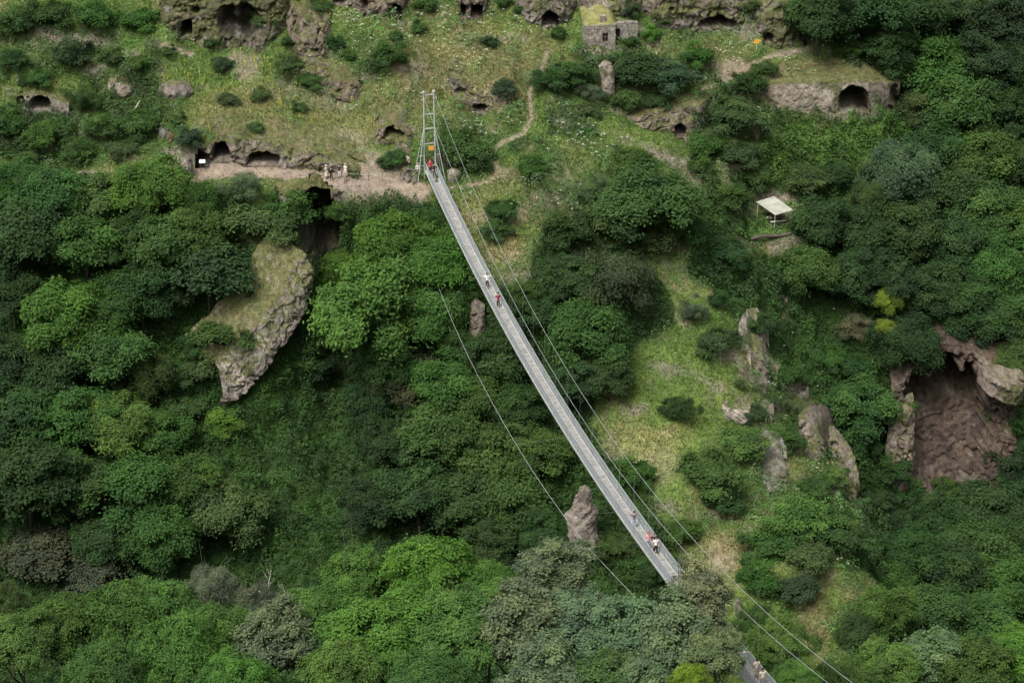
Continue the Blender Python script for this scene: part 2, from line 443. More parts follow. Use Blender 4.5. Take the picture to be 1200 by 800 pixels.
def zones(P):
    """weights of grass / dryness / lushness / soil / bushes at world points"""
    X, Y = P[..., 0], P[..., 1]
    px, py = to_pix(P)
    n1 = fbm2(X, Y, 7, 4, 31); n2 = fbm2(X, Y, 2.2, 3, 37); n3 = fbm2(X, Y, 14, 2, 41)
    sd = np.full(np.shape(X), -1e9)
    for pl in GRASS_POLY: sd = np.maximum(sd, poly_sd(px, py, pl))
    grass = sstep(-9, 9, sd + n2 * 16 + n1 * 10)
    wob = n2 * .45
    dry = np.clip(spots(px, py, DRY_SPOTS, wob) * .9 + n1 * .5 + n2 * .25 + .10 * (py < 210) - spots(px, py, LUSH_SPOTS, wob) * .9, 0, 1)
    lush = np.clip(spots(px, py, LUSH_SPOTS, wob) + n3 * .3, 0, 1)
    soil = spots(px, py, SOIL_SPOTS, wob)
    bushy = np.clip(spots(px, py, BUSHY_SPOTS, n2 * .5 + n1 * .3), 0, 1)
    bare = sstep(.33, .6, n2 + n1 * .5) * .35
    rb = np.full(np.shape(X), 9.0)
    for b in ROCK_BASES: rb = np.minimum(rb, seg_dist(X, Y, [tuple(q) for q in b]))
    foot = (1 - sstep(.5, 1.8, rb)) * sstep(-.15, .25, n2)
    tus = sstep(.12, .42, fbm2(X, Y, 2.8, 3, 61) + n3 * .3) * (.8 - .6 * spots(px, py, [(780,450,90,110,1), (860,680,60,110,1)], n2 * .2))
    bushy = np.maximum(np.maximum(bushy, foot * .75), tus * (1 - dry * .6))
    spur = spots(px, py, [(790,440,95,105,1), (770,540,60,60,1), (860,420,40,50,1), (870,690,60,110,1), (830,350,40,40,1)], n2 * .2)
    creep = spots(px, py, [(965,175,95,40,1), (895,185,60,34,.9), (1040,165,40,34,.8)], n2 * .35)
    trod = np.zeros(np.shape(X))
    for nm, w, pl in PATHS:
        d = seg_dist(X, Y, pl)
        trod = np.maximum(trod, (1 - sstep(w * .55, w * 1.15, d + n2 * w * .35)) * (1 if w > .8 else .85))
    soil = np.clip(np.maximum(np.maximum(soil, bare * grass), trod), 0, 1)
    return dict(grass=grass, dry=dry, lush=lush, soil=soil, bushy=bushy * (1 - trod), trod=trod, n1=n1, n2=n2, spur=spur, creep=creep)

def zone_colour(z, steep=None):
    g = GREEN * (1 - z['lush'][..., None]) + LUSH * z['lush'][..., None]
    c = g * (1 - z['dry'][..., None]) + DRY * z['dry'][..., None]
    g_boost = 1 + .28 * z['spur'][..., None]
    c = c * g_boost
    u = EARTH * .12 + LUSH * np.array((.36, .46, .40))
    c = u * (1 - z['grass'][..., None]) + c * z['grass'][..., None]
    b = z['bushy'][..., None] * .75
    c = c * (1 - b) + u * b
    s = z['soil'][..., None]
    sc = SOIL * (1 + .25 * z['n2'][..., None])
    c = c * (1 - s) + sc * s
    if steep is not None:
        k = (steep * z['grass'] * .8)[..., None]
        c = c * (1 - k) + ROCKC * k
    return c

# ------------------------------------------------------------------ rocks: lofted faces with real hollows
POCKETS = []
ROCK_BASES = []
SURFACES = []       # rock meshes that carry grass on top
def arch_sd(px, py, c):
    kind, cx, cy, rx, ry = c['k'], c['cx'], c['cy'], c['rx'], c['ry']
    dx, dy = px - cx, py - cy
    if kind == 'ell':
        return (1 - np.sqrt((dx / rx) ** 2 + (dy / ry) ** 2)) * min(rx, ry)
    if kind == 'rect':
        return np.minimum(rx - np.abs(dx), ry - np.abs(dy))
    up = (1 - np.sqrt((dx / rx) ** 2 + (np.minimum(dy, 0) / ry) ** 2)) * min(rx, ry)
    return np.minimum(up, cy + c.get('leg', ry) - py)

def resample(pl, n):
    pl = np.array(pl, float)
    s = np.r_[0, np.cumsum(np.hypot(*np.diff(pl, axis=0).T))]
    t = np.linspace(0, s[-1], n)
    return np.stack([np.interp(t, s, pl[:, 0]), np.interp(t, s, pl[:, 1])], -1)

def rock(name, label, cat, top, bot, lean=.25, caves=(), depth=6, rise=.3, rough=1.0, bulge=.3, taper=2.5, col=(.30,.25,.205), col2=(.17,.14,.12),
         ds=.14, Yb=None, cap_green=.9, yaw=0.0, group=None, down=1.5, parent=None, mat='rock', seed=None, wall=False, tip=6, moss=.42, bedk=.14, lich_k=.45, fwd=0.0, gthr=(.55, .85), under=0.0):
    seed = seed if seed is not None else int(abs(top[0][0] * 7 + top[0][1] * 13)) % 997
    m = 13
    b9 = resample(bot, m); t9 = resample(top, m)
    if Yb is None:
        ys = np.array([hit(*p)[1] for p in b9])
        ys = np.convolve(np.pad(ys, 2, mode='edge'), np.ones(5) / 5, 'valid')
    else:
        ys = np.interp(np.linspace(0, 1, m), np.linspace(0, 1, len(Yb)), Yb)
    ys = ys - fwd
    sl = ys.mean() * CP + (CAMZ - ray_pt(b9[m // 2][0], b9[m // 2][1], ys.mean())[2]) * SP
    mpp = sl / F
    ca = math.cos(PITCH + math.atan((b9[m // 2][1] - 400) / F))
    width = np.hypot(*np.diff(b9, axis=0).T).sum() * mpp
    hm9 = (b9[:, 1] - t9[:, 1]) * mpp / ca
    nu = max(8, int(width / ds)); nv = max(6, int(hm9.max() / ds))
    tt = np.linspace(0, 1, nu); t13 = np.linspace(0, 1, m)
    bx, by, yy = np.interp(tt, t13, b9[:, 0]), np.interp(tt, t13, b9[:, 1]), np.interp(tt, t13, ys)
    tx, ty = np.interp(tt, t13, t9[:, 0]), np.interp(tt, t13, t9[:, 1])
    hm = (by - ty) * mpp / ca
    PB = ray_pt(bx, by, yy); PT = ray_pt(tx, ty, yy + lean * hm)
    o = np.array((math.sin(yaw), -math.cos(yaw), 0.0)); back = -o
    if not wall: ROCK_BASES.append(PB[::max(1, nu // 8), :2])
    rows = []; vv = []; cc = []
    nd = max(2, int(down / ds / 1.5))
    for k in range(nd, 0, -1):
        rows.append(PB - np.array((0, 0, 1)) * down * k / nd + back * under * (k / nd) ** .7); vv.append(-k / nd * .2); cc.append(0)
    for k in range(nv + 1):
        v = k / nv
        rows.append(PB + (PT - PB) * v + o * (bulge * math.sin(math.pi * min(1, v * 1.02)))); vv.append(v); cc.append(0)
    ncap = max(3, int(depth / ds / 1.6))
    for k in range(1, ncap + 1):
        c = k / ncap
        rows.append(PT + back * depth * c + np.array((0, 0, 1)) * (depth * c * rise - .25 * (1 - math.exp(-c * 12)))); vv.append(1.0); cc.append(c)
    if wall:   # free-standing: close it behind
        for k in range(1, nv + 1):
            v = 1 - k / nv
            rows.append(PB + (PT - PB) * v + back * depth); vv.append(v); cc.append(1.01)
        for k in range(1, nd + 1):
            rows.append(PB + back * depth - np.array((0, 0, 1)) * down * k / nd); vv.append(-.2); cc.append(1.01)
    P = np.array(rows)                      # rows x nu x 3
    V = np.repeat(np.array(vv)[:, None], nu, 1); Cc = np.repeat(np.array(cc)[:, None], nu, 1)
    e = np.abs(2 * tt - 1)
    P += back * (taper * e ** tip)[None, :, None] * (np.minimum(Cc, 1) < .5)[..., None]
    front = (Cc == 0)
    px, py = to_pix(P)
    # weathered relief
    q = P * np.array((1, 1, 1.0))
    q = q + np.stack([fbm(q * .7, 2, seed + 41), fbm(q * .7, 2, seed + 43), fbm(q * .7, 2, seed + 45)], -1) * .5
    rel = fbm(q * .32, 3, seed) * 1.0 + fbm(q * 2.3, 3, seed + 5) * .38
    rel = rel - np.exp(-(fbm(q * .55, 3, seed + 3) / .07) ** 2) * .65          # cracks and joints
    rel = rel - np.exp(-(fbm(q * np.array((1.2, 1.2, .35)), 2, seed + 7) / .06) ** 2) * .3    # vertical runnels
    rel = rel - sstep(.18, .42, fbm(q * 1.25, 2, seed + 13)) * .45          # weathered pits
    bed = fbm(q * np.array((.25, .25, 1.5)), 2, seed + 15); rel = rel + np.sign(bed) * np.abs(bed) ** .5 * bedk
    fade = np.where(front, 1.0, np.where(Cc > 1, .5, np.clip(1 - Cc * 3, 0, 1)))
    P = P + o * (rel * rough * .75 * fade)[..., None]
    P[..., 2] += (fbm(q * .6, 3, seed + 9) * .6 * rough + fbm(q * 1.9, 2, seed + 11) * .25 * rough) * (V > .75)
    dark = np.zeros(V.shape)
    for cv in caves:
        sd = arch_sd(px, py, cv) * mpp + fbm(q * .9, 3, seed + 21) * cv.get('jag', .22)
        f = np.clip(sd / cv.get('soft', .3), 0, 1) * front
        if cv.get('grad'):      # overhang that runs out towards its foot
            f = f * np.clip(.15 + (cv['cy'] + cv['ry'] - py) / (2 * cv['ry']) * 1.1, 0, 1)
        P = P + back * (cv['d'] * f)[..., None]
        dark = np.maximum(dark, cv.get('stain', .0) * np.clip(sd / .4 + .3, 0, 1) * front)  # hollow's colour made darker towards its inside
        POCKETS.append(dict(bx=PB[:, 0], yb=yy, zb=PB[:, 2], lean=lean, cv=cv, mpp=mpp))
    n = fbm(P * .45, 4, seed + 31); n2 = fbm(P * 1.6, 3, seed + 37)
    w = np.clip(.5 + n * .9 + n2 * .4, 0, 1)[..., None]
    colr = np.array(col2) * (1 - w) + np.array(col) * w
    colr = colr * (1 - dark[..., None] * .75)
    lich = sstep(.22, .5, fbm(P * 1.1, 3, seed + 51))[..., None]
    colr = colr * (1 - lich * lich_k) + np.array((.46, .43, .37)) * lich * lich_k
    if moss > 0:
        mk = (sstep(-.02, .3, fbm(P * .6, 3, seed + 53) + moss - .5) * (1 - dark))[..., None] * .85
        colr = colr * (1 - mk) + np.array((.105, .115, .045)) * mk
    gy = np.gradient(P, axis=0); gx = np.gradient(P, axis=1)
    nz = np.cross(gx, gy); nz = nz / (np.linalg.norm(nz, axis=-1, keepdims=True) + 1e-9)
    upn = np.abs(nz[..., 2]) * (V > .3)
    if cap_green > 0:
        k = (sstep(gthr[0], gthr[1], upn + n2 * .2) * (1 - dark) * cap_green)[..., None]
        gw = np.clip(.5 + n2 * .8, 0, 1)[..., None]
        colr = colr * (1 - k) + (GREEN * gw + DRY * (1 - gw)) * k
    R, C = V.shape
    idx = np.arange(R * C).reshape(R, C)
    quads = np.stack([idx[:-1, :-1], idx[:-1, 1:], idx[1:, 1:], idx[1:, :-1]], -1).reshape(-1, 4)
    me = new_mesh(name, P.reshape(-1, 3), quads=quads, smooth=True)
    if wall:   # end caps
        pass
    set_col(me, colr.reshape(-1, 3))
    ob = link(name, me, M[mat], parent)
    if parent is None: tag(ob, label, cat, group)
    if cap_green > 0:
        SURFACES.append((P.reshape(-1, 3), quads, (k.reshape(-1) if cap_green > 0 else None)))
    return ob

A = lambda cx, cy, rx, ry, d=8, k='arch', **kw: dict(k=k, cx=cx, cy=cy, rx=rx * 1.14 + .8, ry=ry * 1.14 + .8, d=d if kw.get('grad') or kw.get('stain') or d < 2.3 else d * 1.9, **kw)
GREY = dict(col=(.33,.275,.22), col2=(.18,.15,.12)); PINK = dict(col=(.30,.235,.19), col2=(.18,.14,.115)); PALE = dict(col=(.48,.42,.34), col2=(.29,.245,.195))

rock('cave_cliff', 'mossy grey rock outcrop in the top left with a wide black hollow', 'rock', [(182,12),(200,-6),(250,-22),(320,-14),(336,6)], [(186,46),(215,47),(250,62),(300,60),(338,56)], lean=.2,
     caves=[A(218,34,6,9,5,leg=12,soft=.35), A(281,26,25,19,3.6,'ell',stain=.9,soft=1.1,jag=.6), A(229,13,3.2,4,2.5,'ell',jag=.1)], depth=9, rise=.5, rough=.8, moss=.85, col=(.245,.205,.155), col2=(.12,.11,.08))
rock('rock_outcrop', 'jagged pinkish rock rib with a mossy top, right of the black hollow', 'rock', [(330,20),(345,14),(362,26),(385,36)], [(338,62),(352,78),(372,84),(392,66)], lean=.35, rough=1.2, depth=5, rise=.25, **PINK)
rock('rock_outcrop', 'low pinkish rock ledge on the slope below the jagged rock rib', 'rock', [(380,98),(395,94),(415,100),(422,106)], [(382,118),(398,124),(412,126),(424,118)], lean=.3, rough=.8, depth=4, **PINK)
rock('rock_outcrop', 'reddish eroded bank below the mossy-topped rib near the upper left caves', 'rock', [(338,70),(355,66),(380,70),(396,80)], [(340,90),(360,98),(382,104),(398,100)], lean=.8, rough=.7, depth=4, **PINK)
rock('cave_cliff', 'pinkish rock wall at the top edge left of centre with two dark niches', 'rock', [(378,-14),(420,-16),(470,-14),(482,0)], [(380,8),(420,14),(450,20),(480,14)], lean=.2, caves=[A(398,0,7,6,3,'ell'), A(464,11,5,6,3), A(428,5,3,9,2,'ell')], depth=7, rise=.5, **PINK)
rock('cave_cliff', 'brown rock knob at the top edge with a square black cave doorway', 'rock', [(534,-2),(545,-10),(562,-12),(572,-2)], [(536,20),(548,23),(560,21),(572,16)], lean=.1, caves=[A(559,14,5.5,5.5,4,'rect',jag=.1), A(543,16,3,7,2.5,'ell')], depth=5, rise=.5, col=(.24,.19,.15), col2=(.13,.10,.085))
rock('cave_cliff', 'grey rock face with a single arched cave, left of the stone house', 'rock', [(604,4),(625,-8),(650,-6),(676,6)], [(606,28),(630,33),(648,33),(674,28)], lean=.25, caves=[A(645,23,8,8,5,leg=9)], depth=6, rise=.45, col=(.28,.24,.2), col2=(.17,.145,.12))
rock('cave_cliff', 'long brown rock band along the top edge with a wide low cave mouth', 'rock', [(748,2),(790,-4),(840,-6),(890,2),(912,14)], [(752,36),(800,38),(840,38),(880,40),(912,38)], lean=.25,
     caves=[A(842,30,19,8,4.5,leg=4,soft=.5), A(787,12,2.5,3,1.5,'ell')], depth=8, rise=.5, col=(.27,.225,.185), col2=(.14,.12,.10), rough=1.1, moss=.6)
rock('cave_cliff', 'rounded grey rock bluff with a small dark cave ending the top band', 'rock', [(880,20),(905,4),(930,4),(953,28)], [(884,50),(905,54),(930,56),(954,46)], lean=.2, caves=[A(901,46,4.5,5,3.5,leg=6), A(942,42,3,7,2,'ell')], depth=8, rise=.6, rough=.9, moss=.6, col=(.26,.225,.185), col2=(.13,.115,.10))
rock('cave_cliff', 'pale cliff with the large arched cave under a grassy terrace at upper right', 'rock', [(896,104),(915,99),(960,97),(1000,96),(1030,97),(1058,100)], [(898,134),(930,136),(970,136),(1010,132),(1052,132)], lean=.05,
     caves=[A(1001,117,15,13,6,leg=15,soft=.4,jag=.2), A(1048,112,4,9,2.2,leg=12), A(1043,127,2.5,3,1.2,'ell')], depth=9, rise=.16, rough=.27, taper=1.5, cap_green=.95, moss=.36, lich_k=.3, col=(.44,.38,.295), col2=(.27,.23,.175))
rock('rock_outcrop', 'pink rock bank with a small cave under the grassy track at right', 'rock', [(735,142),(770,132),(800,126),(836,122)], [(738,154),(775,154),(800,160),(834,152)], lean=.3, caves=[A(797,152,5,5,3.5,leg=8)], depth=4, rise=.2, rough=.6, **PINK)
rock('cave_cliff', 'earthy bank with two black cave mouths beside the dirt path', 'rock', [(222,172),(240,167),(262,156),(285,165),(310,166),(340,173),(380,182),(428,205)], [(226,196),(250,198),(280,195),(310,194),(345,198),(385,204),(430,210)], lean=.25,
     caves=[A(259,180,9,11,5.5,leg=10,soft=.35), A(308,188,16,9,4.5,leg=5,soft=.4), A(237,187,7,7,1.6,leg=7,stain=.5)], depth=5, rise=.35, rough=.7, col=(.31,.25,.205), col2=(.17,.14,.115))
rock('cave_cliff', 'dark undercut cliff below the dirt path with a deep black cleft', 'rock', [(318,229),(345,223),(372,221),(396,225),(412,231)], [(330,258),(350,286),(372,306),(392,300),(410,262)], lean=.06, caves=[A(373,262,25,36,6,'ell',soft=.5,jag=.7)], depth=3.5, rise=.12, rough=.9, col=(.24,.205,.17), col2=(.12,.105,.09), moss=.6)
rock('cave_cliff', 'pinkish rocky knoll with a small black cave, left of the bridge tower', 'rock', [(438,156),(450,142),(468,142),(486,160)], [(434,178),(452,178),(472,176),(490,182)], lean=.7, caves=[A(461,158,9,7,3.5,leg=6)], depth=5, rise=.4, rough=.9, **PINK)
rock('rock_outcrop', 'brown sloping rock slab with a dark slit, right of the bridge tower top', 'rock', [(524,92),(545,100),(570,115),(602,132)], [(530,122),(550,128),(572,132),(600,138)], lean=.5, caves=[A(563,128,6,3.5,2.5,'ell'), A(541,110,10,6,1.2,'ell',soft=.8)], depth=5, rise=.3, rough=.9, col=(.27,.22,.18), col2=(.15,.125,.105))
# slab promontory above the gully
rock('rock_slab', 'large pale rock slab jutting out over the dark gully at left centre', 'rock', [(256,426),(280,406),(304,378),(326,348),(345,318),(362,298)], [(264,474),(286,466),(308,438),(332,406),(354,374),(372,338)], lean=.22, depth=6, rise=.3, gthr=(.34, .58), rough=.6, bulge=.5, under=4.0, taper=.5, down=5, ds=.14, yaw=math.radians(48), bedk=.08, moss=.3,
     Yb=[200.8,201.2,202.2,203.6,205.0,206.8], col=(.46,.40,.33), col2=(.20,.17,.145), cap_green=.9)
rock('rock_outcrop', 'small pink rock patch half hidden in the left forest', 'rock', [(180,366),(200,360),(218,364)], [(182,388),(200,392),(216,384)], lean=.2, depth=3, rough=.8, **PINK)
rock('rock_pillar', 'tan upright rock pillar showing between the trees beside the walkway', 'rock', [(549,372),(556,366),(568,372)], [(549,414),(558,420),(570,412)], lean=.12, depth=2.5, rough=.7, taper=1.2, cap_green=.2, col=(.30,.25,.2), col2=(.2,.165,.135))
# ridge cliffs
rock('rock_outcrop', 'smooth pale rock face on the left side of the grassy ridge', 'rock', [(845,460),(855,446),(868,442),(882,458)], [(844,480),(857,494),(872,494),(886,484)], lean=.95, fwd=.8, depth=4, rise=.9, rough=.8, taper=1.6, tip=4, cap_green=.8, moss=.3, **PALE)
rock('rock_outcrop', 'tall cracked grey rock rib on the crest of the grassy ridge', 'rock', [(868,424),(880,408),(892,410),(903,432)], [(868,440),(880,446),(894,452),(906,458)], lean=1.0, fwd=.6, depth=4, rise=.9, rough=1.2, taper=1.6, tip=4, cap_green=.8, moss=.4, **PALE)
rock('rock_outcrop', 'rounded grey boulder face with a streaked front, beneath the ridge bushes', 'rock', [(888,545),(900,538),(914,540),(924,556)], [(892,562),(905,576),(918,578),(926,574)], lean=.95, fwd=.4, depth=3, rise=.7, moss=.45, rough=1.0, cap_green=.3, col=(.38,.35,.30), col2=(.21,.19,.16))
rock('rock_outcrop', 'grey pitted boulder on the right shoulder of the ridge', 'rock', [(938,522),(955,508),(972,513),(988,530)], [(940,532),(956,537),(974,538),(990,542)], lean=.9, fwd=.5, depth=3, rise=.9, rough=1.1, taper=1.6, tip=4, cap_green=.8, moss=.45, **GREY)
rock('rock_outcrop', 'steep grey cliff edge dropping along the right flank of the ridge', 'rock', [(974,536),(988,541),(1000,562),(1009,594)], [(976,552),(988,566),(1000,590),(1011,610)], lean=.9, fwd=.5, depth=3, rise=.9, rough=1.2, taper=1.6, tip=4, cap_green=.8, moss=.5, **GREY)
rock('rock_outcrop', 'small pale rock peeping out beside dark bushes on the ridge flank', 'rock', [(888,494),(898,488),(908,496)], [(890,506),(898,512),(908,508)], lean=.95, fwd=.4, depth=2, rise=.7, moss=.45, rough=1.0, cap_green=.3, **GREY)
rock('rock_outcrop', 'narrow white rock streaks among shrubs right of the ridge', 'rock', [(930,440),(940,432),(948,440)], [(932,462),(942,466),(950,460)], lean=.95, fwd=.4, depth=2, rise=.7, moss=.45, rough=1.0, cap_green=.3, **PALE)
rock('rock_outcrop', 'pale rock lump beside the dark round bush near the ridge top', 'rock', [(911,352),(918,347),(927,352)], [(912,366),(920,370),(928,364)], lean=.95, fwd=.4, depth=2, rise=.7, moss=.45, rough=1.0, cap_green=.3, **PINK)
rock('rock_alcove', 'huge reddish brown overhanging alcove in the cliff at right', 'rock', [(1050,474),(1066,436),(1088,410),(1118,402),(1146,416),(1170,440),(1196,462)], [(1040,588),(1060,592),(1090,592),(1120,592),(1150,590),(1175,584),(1196,580)], lean=.32,
     caves=[A(1108,500,50,70,9,'ell',soft=.9,jag=1.3,grad=True)], depth=8, rise=.6, rough=.85, bedk=.10, moss=.08, lich_k=.16, gthr=(.95, 1.1), taper=2.5, down=5, ds=.15, Yb=[204,206.4,207,207,207,206.5,205], cap_green=.5, col=(.172,.125,.094), col2=(.070,.053,.044))
rock('rock_outcrop', 'pale pinkish rock buttress at the left lip of the big alcove', 'rock', [(1044,506),(1057,490),(1074,482)], [(1038,552),(1055,564),(1074,556)], lean=.4, depth=3, rough=1.2, tip=4, taper=1.6, cap_green=.5, Yb=[203.9,204.4,205.4], col=(.33,.265,.215), col2=(.18,.14,.115), moss=.5)
rock('rock_outcrop', 'whitish rock band crossing the right edge above the alcove', 'rock', [(1150,434),(1172,446),(1205,456)], [(1152,446),(1176,458),(1205,466)], lean=.4, depth=3, rough=.7, cap_green=.3, Yb=[207.4,206.8,206.2], col=(.33,.27,.225), col2=(.17,.135,.11), moss=.5)
rock('rock_outcrop', 'brown rock cliff peeking from the trees near the right edge', 'rock', [(1166,196),(1176,188),(1188,212)], [(1168,216),(1180,232),(1190,236)], lean=.3, depth=4, rough=.8, cap_green=.3, **PINK)
rock('rock_outcrop', 'dim grey crag under the trees below the alcove', 'rock', [(1120,566),(1140,560),(1162,572)], [(1120,592),(1140,598),(1162,596)], lean=.6, depth=3, rough=1.3, cap_green=.3, col=(.24,.2,.18), col2=(.12,.10,.09))
rock('rock_outcrop', 'shadowed rock streaks in the green gully under the slab', 'rock', [(206,548),(222,540),(240,556)], [(208,566),(222,572),(240,574)], lean=.7, depth=2, rough=.8, cap_green=.5, col=(.2,.16,.13), col2=(.1,.085,.07))
rock('boulder', 'round grey boulder on the bushy slope above the path at left', 'boulder', [(184,154),(190,150),(198,154)], [(184,162),(190,165),(198,162)], lean=.3, depth=1.0, rough=.35, taper=.8, cap_green=0, wall=True, tip=3, col=(.32,.29,.28), col2=(.2,.18,.175))
rock('boulder', 'small reddish boulder beside the grey one above the path at left', 'boulder', [(194,160),(198,156),(203,161)], [(194,168),(198,170),(203,167)], lean=.3, depth=.8, rough=.3, taper=.6, cap_green=0, wall=True, tip=3, col=(.36,.22,.17), col2=(.24,.15,.12))
rock('boulder', 'rounded tan boulder just right of the bridge tower foot', 'boulder', [(524,206),(532,202),(540,204)], [(525,213),(532,216),(540,212)], lean=.35, depth=1.4, rough=.4, taper=.8, cap_green=0, wall=True, tip=3, **PALE)
rock('boulder', 'broken grey boulders piled left of the bridge tower foot', 'boulder', [(468,208),(474,204),(480,202),(490,206)], [(468,214),(476,217),(484,217),(490,215)], lean=.5, depth=1.2, rough=1.1, taper=.6, cap_green=0, wall=True, tip=3, **GREY)
rock('boulder', 'red brown stone lying at the foot of the pale cliff at upper right', 'boulder', [(953,129),(957,127),(962,130)], [(953,135),(957,136),(962,134)], lean=.3, depth=.7, rough=.2, taper=.4, cap_green=0, wall=True, tip=3, col=(.40,.17,.11), col2=(.28,.12,.09))
rock('boulder', 'pale boulder at the hill foot beside the lower right cables', 'boulder', [(862,708),(866,704),(870,710)], [(861,724),(866,726),(871,722)], lean=.2, depth=.8, rough=.3, taper=.4, cap_green=0, wall=True, tip=3, col=(.40,.33,.29), col2=(.3,.24,.21))
# ruins
rock('ruined_wall', 'freestanding pinkish stone pillar of a ruin in the bushes below the house', 'ruin', [(702,80),(708,74),(716,76),(720,84)], [(707,116),(712,120),(716,120),(721,118)], lean=.05, depth=1.4, rise=0, rough=.3, taper=.3, cap_green=.25, wall=True, mat='rock', col=(.40,.33,.28), col2=(.26,.21,.18), ds=.12)
rock('ruined_wall', 'low broken dry stone wall on the grassy slope above the left path', 'ruin', [(184,103),(200,98),(214,100),(226,106)], [(186,112),(200,118),(214,118),(226,112)], lean=.1, depth=1.6, rise=.1, rough=.3, taper=.4, cap_green=.3, col=(.40,.34,.29), col2=(.25,.21,.18), ds=.12)
rock('ruined_wall', 'ruined stone front with a dark low arch at the left edge of the slope', 'ruin', [(18,112),(38,110),(56,113),(80,122)], [(18,124),(40,126),(58,128),(82,140)], lean=.05, caves=[A(24,121,3.2,6,2.2,leg=7), A(45,121,10,6,3,leg=8)], depth=3, rise=.12, rough=.35, taper=.4, cap_green=.8, col=(.32,.28,.23), col2=(.2,.175,.14), ds=.12)
rock('ruined_wall', 'rough stone wall end standing beside the left end of the dirt path', 'ruin', [(211,187),(217,184),(224,187)], [(212,208),(218,213),(225,209)], lean=.05, depth=1.0, rise=0, rough=.3, taper=.2, cap_green=0, wall=True, col=(.42,.36,.31), col2=(.28,.23,.2), ds=.12)
rock('ruined_wall', 'overgrown stone rubble wall above the leaning pale pole', 'ruin', [(126,98),(140,96),(156,104)], [(127,114),(140,118),(156,116)], lean=.3, depth=2, rise=.2, rough=.5, taper=.4, cap_green=.5, col=(.33,.28,.24), col2=(.2,.17,.145), ds=.14)
rock('rock_outcrop', 'mossy rubble bank left of the square tiled niche, behind the stone house', 'rock', [(676,0),(700,-8),(722,-6),(748,0)], [(680,26),(700,24),(722,24),(750,24)], lean=.3, depth=5, rise=.5, rough=.8, col=(.3,.255,.21), col2=(.18,.15,.125))

# rock pinnacle: a free-standing needle under the walkway
def pinnacle():
    G = hit(684, 640)
    Y = G[1] - 1.0
    base = ray_pt(682, 640, Y); mp = slant(base) / F
    Hh = 78 * mp / .84
    V = []; R, C = 46, 40
    for i in range(R):
        t = i / (R - 1)
        w = np.interp(t, [0, .25, .5, .62, .72, .85, .95, 1], [1.6, 1.5, 1.45, 1.25, 1.0, .85, .62, .05])
        cx = np.interp(t, [0, .4, .6, 1], [.35, .1, .15, .15])
        for j in range(C):
            a = 2 * math.pi * j / C
            lobe = .75 * math.exp(-((t - .56) / .10) ** 2) * max(0, -math.cos(a)) ** 2
            V.append((cx + math.cos(a) * (w + lobe), math.sin(a) * w * .85, t * Hh))
    V = np.array(V)
    r = fbm(V * .6, 4, 77) * .35 + fbm(V * 2.6, 3, 78) * .22 - np.exp(-(fbm(V * 1.1, 3, 79) / .06) ** 2) * .25
    d = V.copy(); d[:, 2] = 0; d /= np.linalg.norm(d, axis=1, keepdims=True) + 1e-6
    V = V + d * r[:, None] * np.clip((Hh - V[:, 2]) / 1.2, .25, 1)[:, None]
    idx = np.arange(R * C).reshape(R, C); nx = np.roll(idx, -1, 1)
    q = np.stack([idx[:-1], nx[:-1], nx[1:], idx[1:]], -1).reshape(-1, 4)
    me = new_mesh('rock_pinnacle', V, quads=q, smooth=True)
    n = np.clip(.5 + fbm(V * .7, 4, 80) * 1.1, 0, 1)[:, None]
    c = np.array((.24, .20, .165)) * (1 - n) + np.array((.43, .37, .31)) * n
    top = sstep(.9, 1.0, V[:, 2] / Hh)[:, None]
    set_col(me, c * (1 - top * .4) + np.array((.34, .36, .22)) * top * .4)
    o = link('rock_pinnacle', me, M['rock'], None, (base[0], Y, base[2] - .8))
    tag(o, 'freestanding knobbly rock needle under the lower half of the bridge', 'rock')
pinnacle()

# ------------------------------------------------------------------ terrain sheet
def build_terrain():
    xs = np.r_[np.arange(-230, -78, 4.0), np.arange(-78, 78.01, .3), np.arange(82, 231, 4.0)]
    ys = np.r_[np.arange(-6, 150, 3.0), np.arange(150, 270, .3), np.arange(270, 300, 1.5), np.arange(300, 441, 6.0)]
    X, Y = np.meshgrid(xs, ys)
    Z = ground(X, Y)
    P = np.stack([X, Y, Z], -1)
    gy, gx = np.gradient(Z, ys, xs)
    steep = sstep(1.0, 1.9, np.hypot(gx, gy))
    z = zones(P)
    colr = zone_colour(z, steep)
    R, C = X.shape
    idx = np.arange(R * C).reshape(R, C)
    quads = np.stack([idx[:-1, :-1], idx[:-1, 1:], idx[1:, 1:], idx[1:, :-1]], -1).reshape(-1, 4)
    cen = P.reshape(-1, 3)[quads].mean(1)
    kill = np.zeros(len(cen), bool)
    for pk in POCKETS:
        cv = pk['cv']
        o = np.argsort(pk['bx'])
        lo, hi = pk['bx'].min(), pk['bx'].max()
        m = (cen[:, 0] > lo) & (cen[:, 0] < hi) & (cen[:, 1] > pk['yb'].min() - 3) & (cen[:, 1] < pk['yb'].max() + 18)
        if not m.any(): continue
        c = cen[m]
        yb = np.interp(c[:, 0], pk['bx'][o], pk['yb'][o]); zb = np.interp(c[:, 0], pk['bx'][o], pk['zb'][o])
        yf = yb + pk['lean'] * (c[:, 2] - zb)
        px, py = to_pix(np.stack([c[:, 0], yf, c[:, 2]], -1))
        sd = arch_sd(px, py, cv) * pk['mpp']
        kill[np.nonzero(m)[0]] |= (sd > -.12) & (c[:, 1] > yf - 1.2) & (c[:, 1] < yf + cv['d'] + .3)
    quads = quads[~kill]
    me = new_mesh('terrain', P.reshape(-1, 3), quads=quads, smooth=True)
    set_col(me, colr.reshape(-1, 3))
    o = link('hillside', me, M['ground']); tag(o, kind='structure')
    return P, quads, z, steep, xs, ys
TP, TQ, TZ, TSTEEP, TXS, TYS = build_terrain()
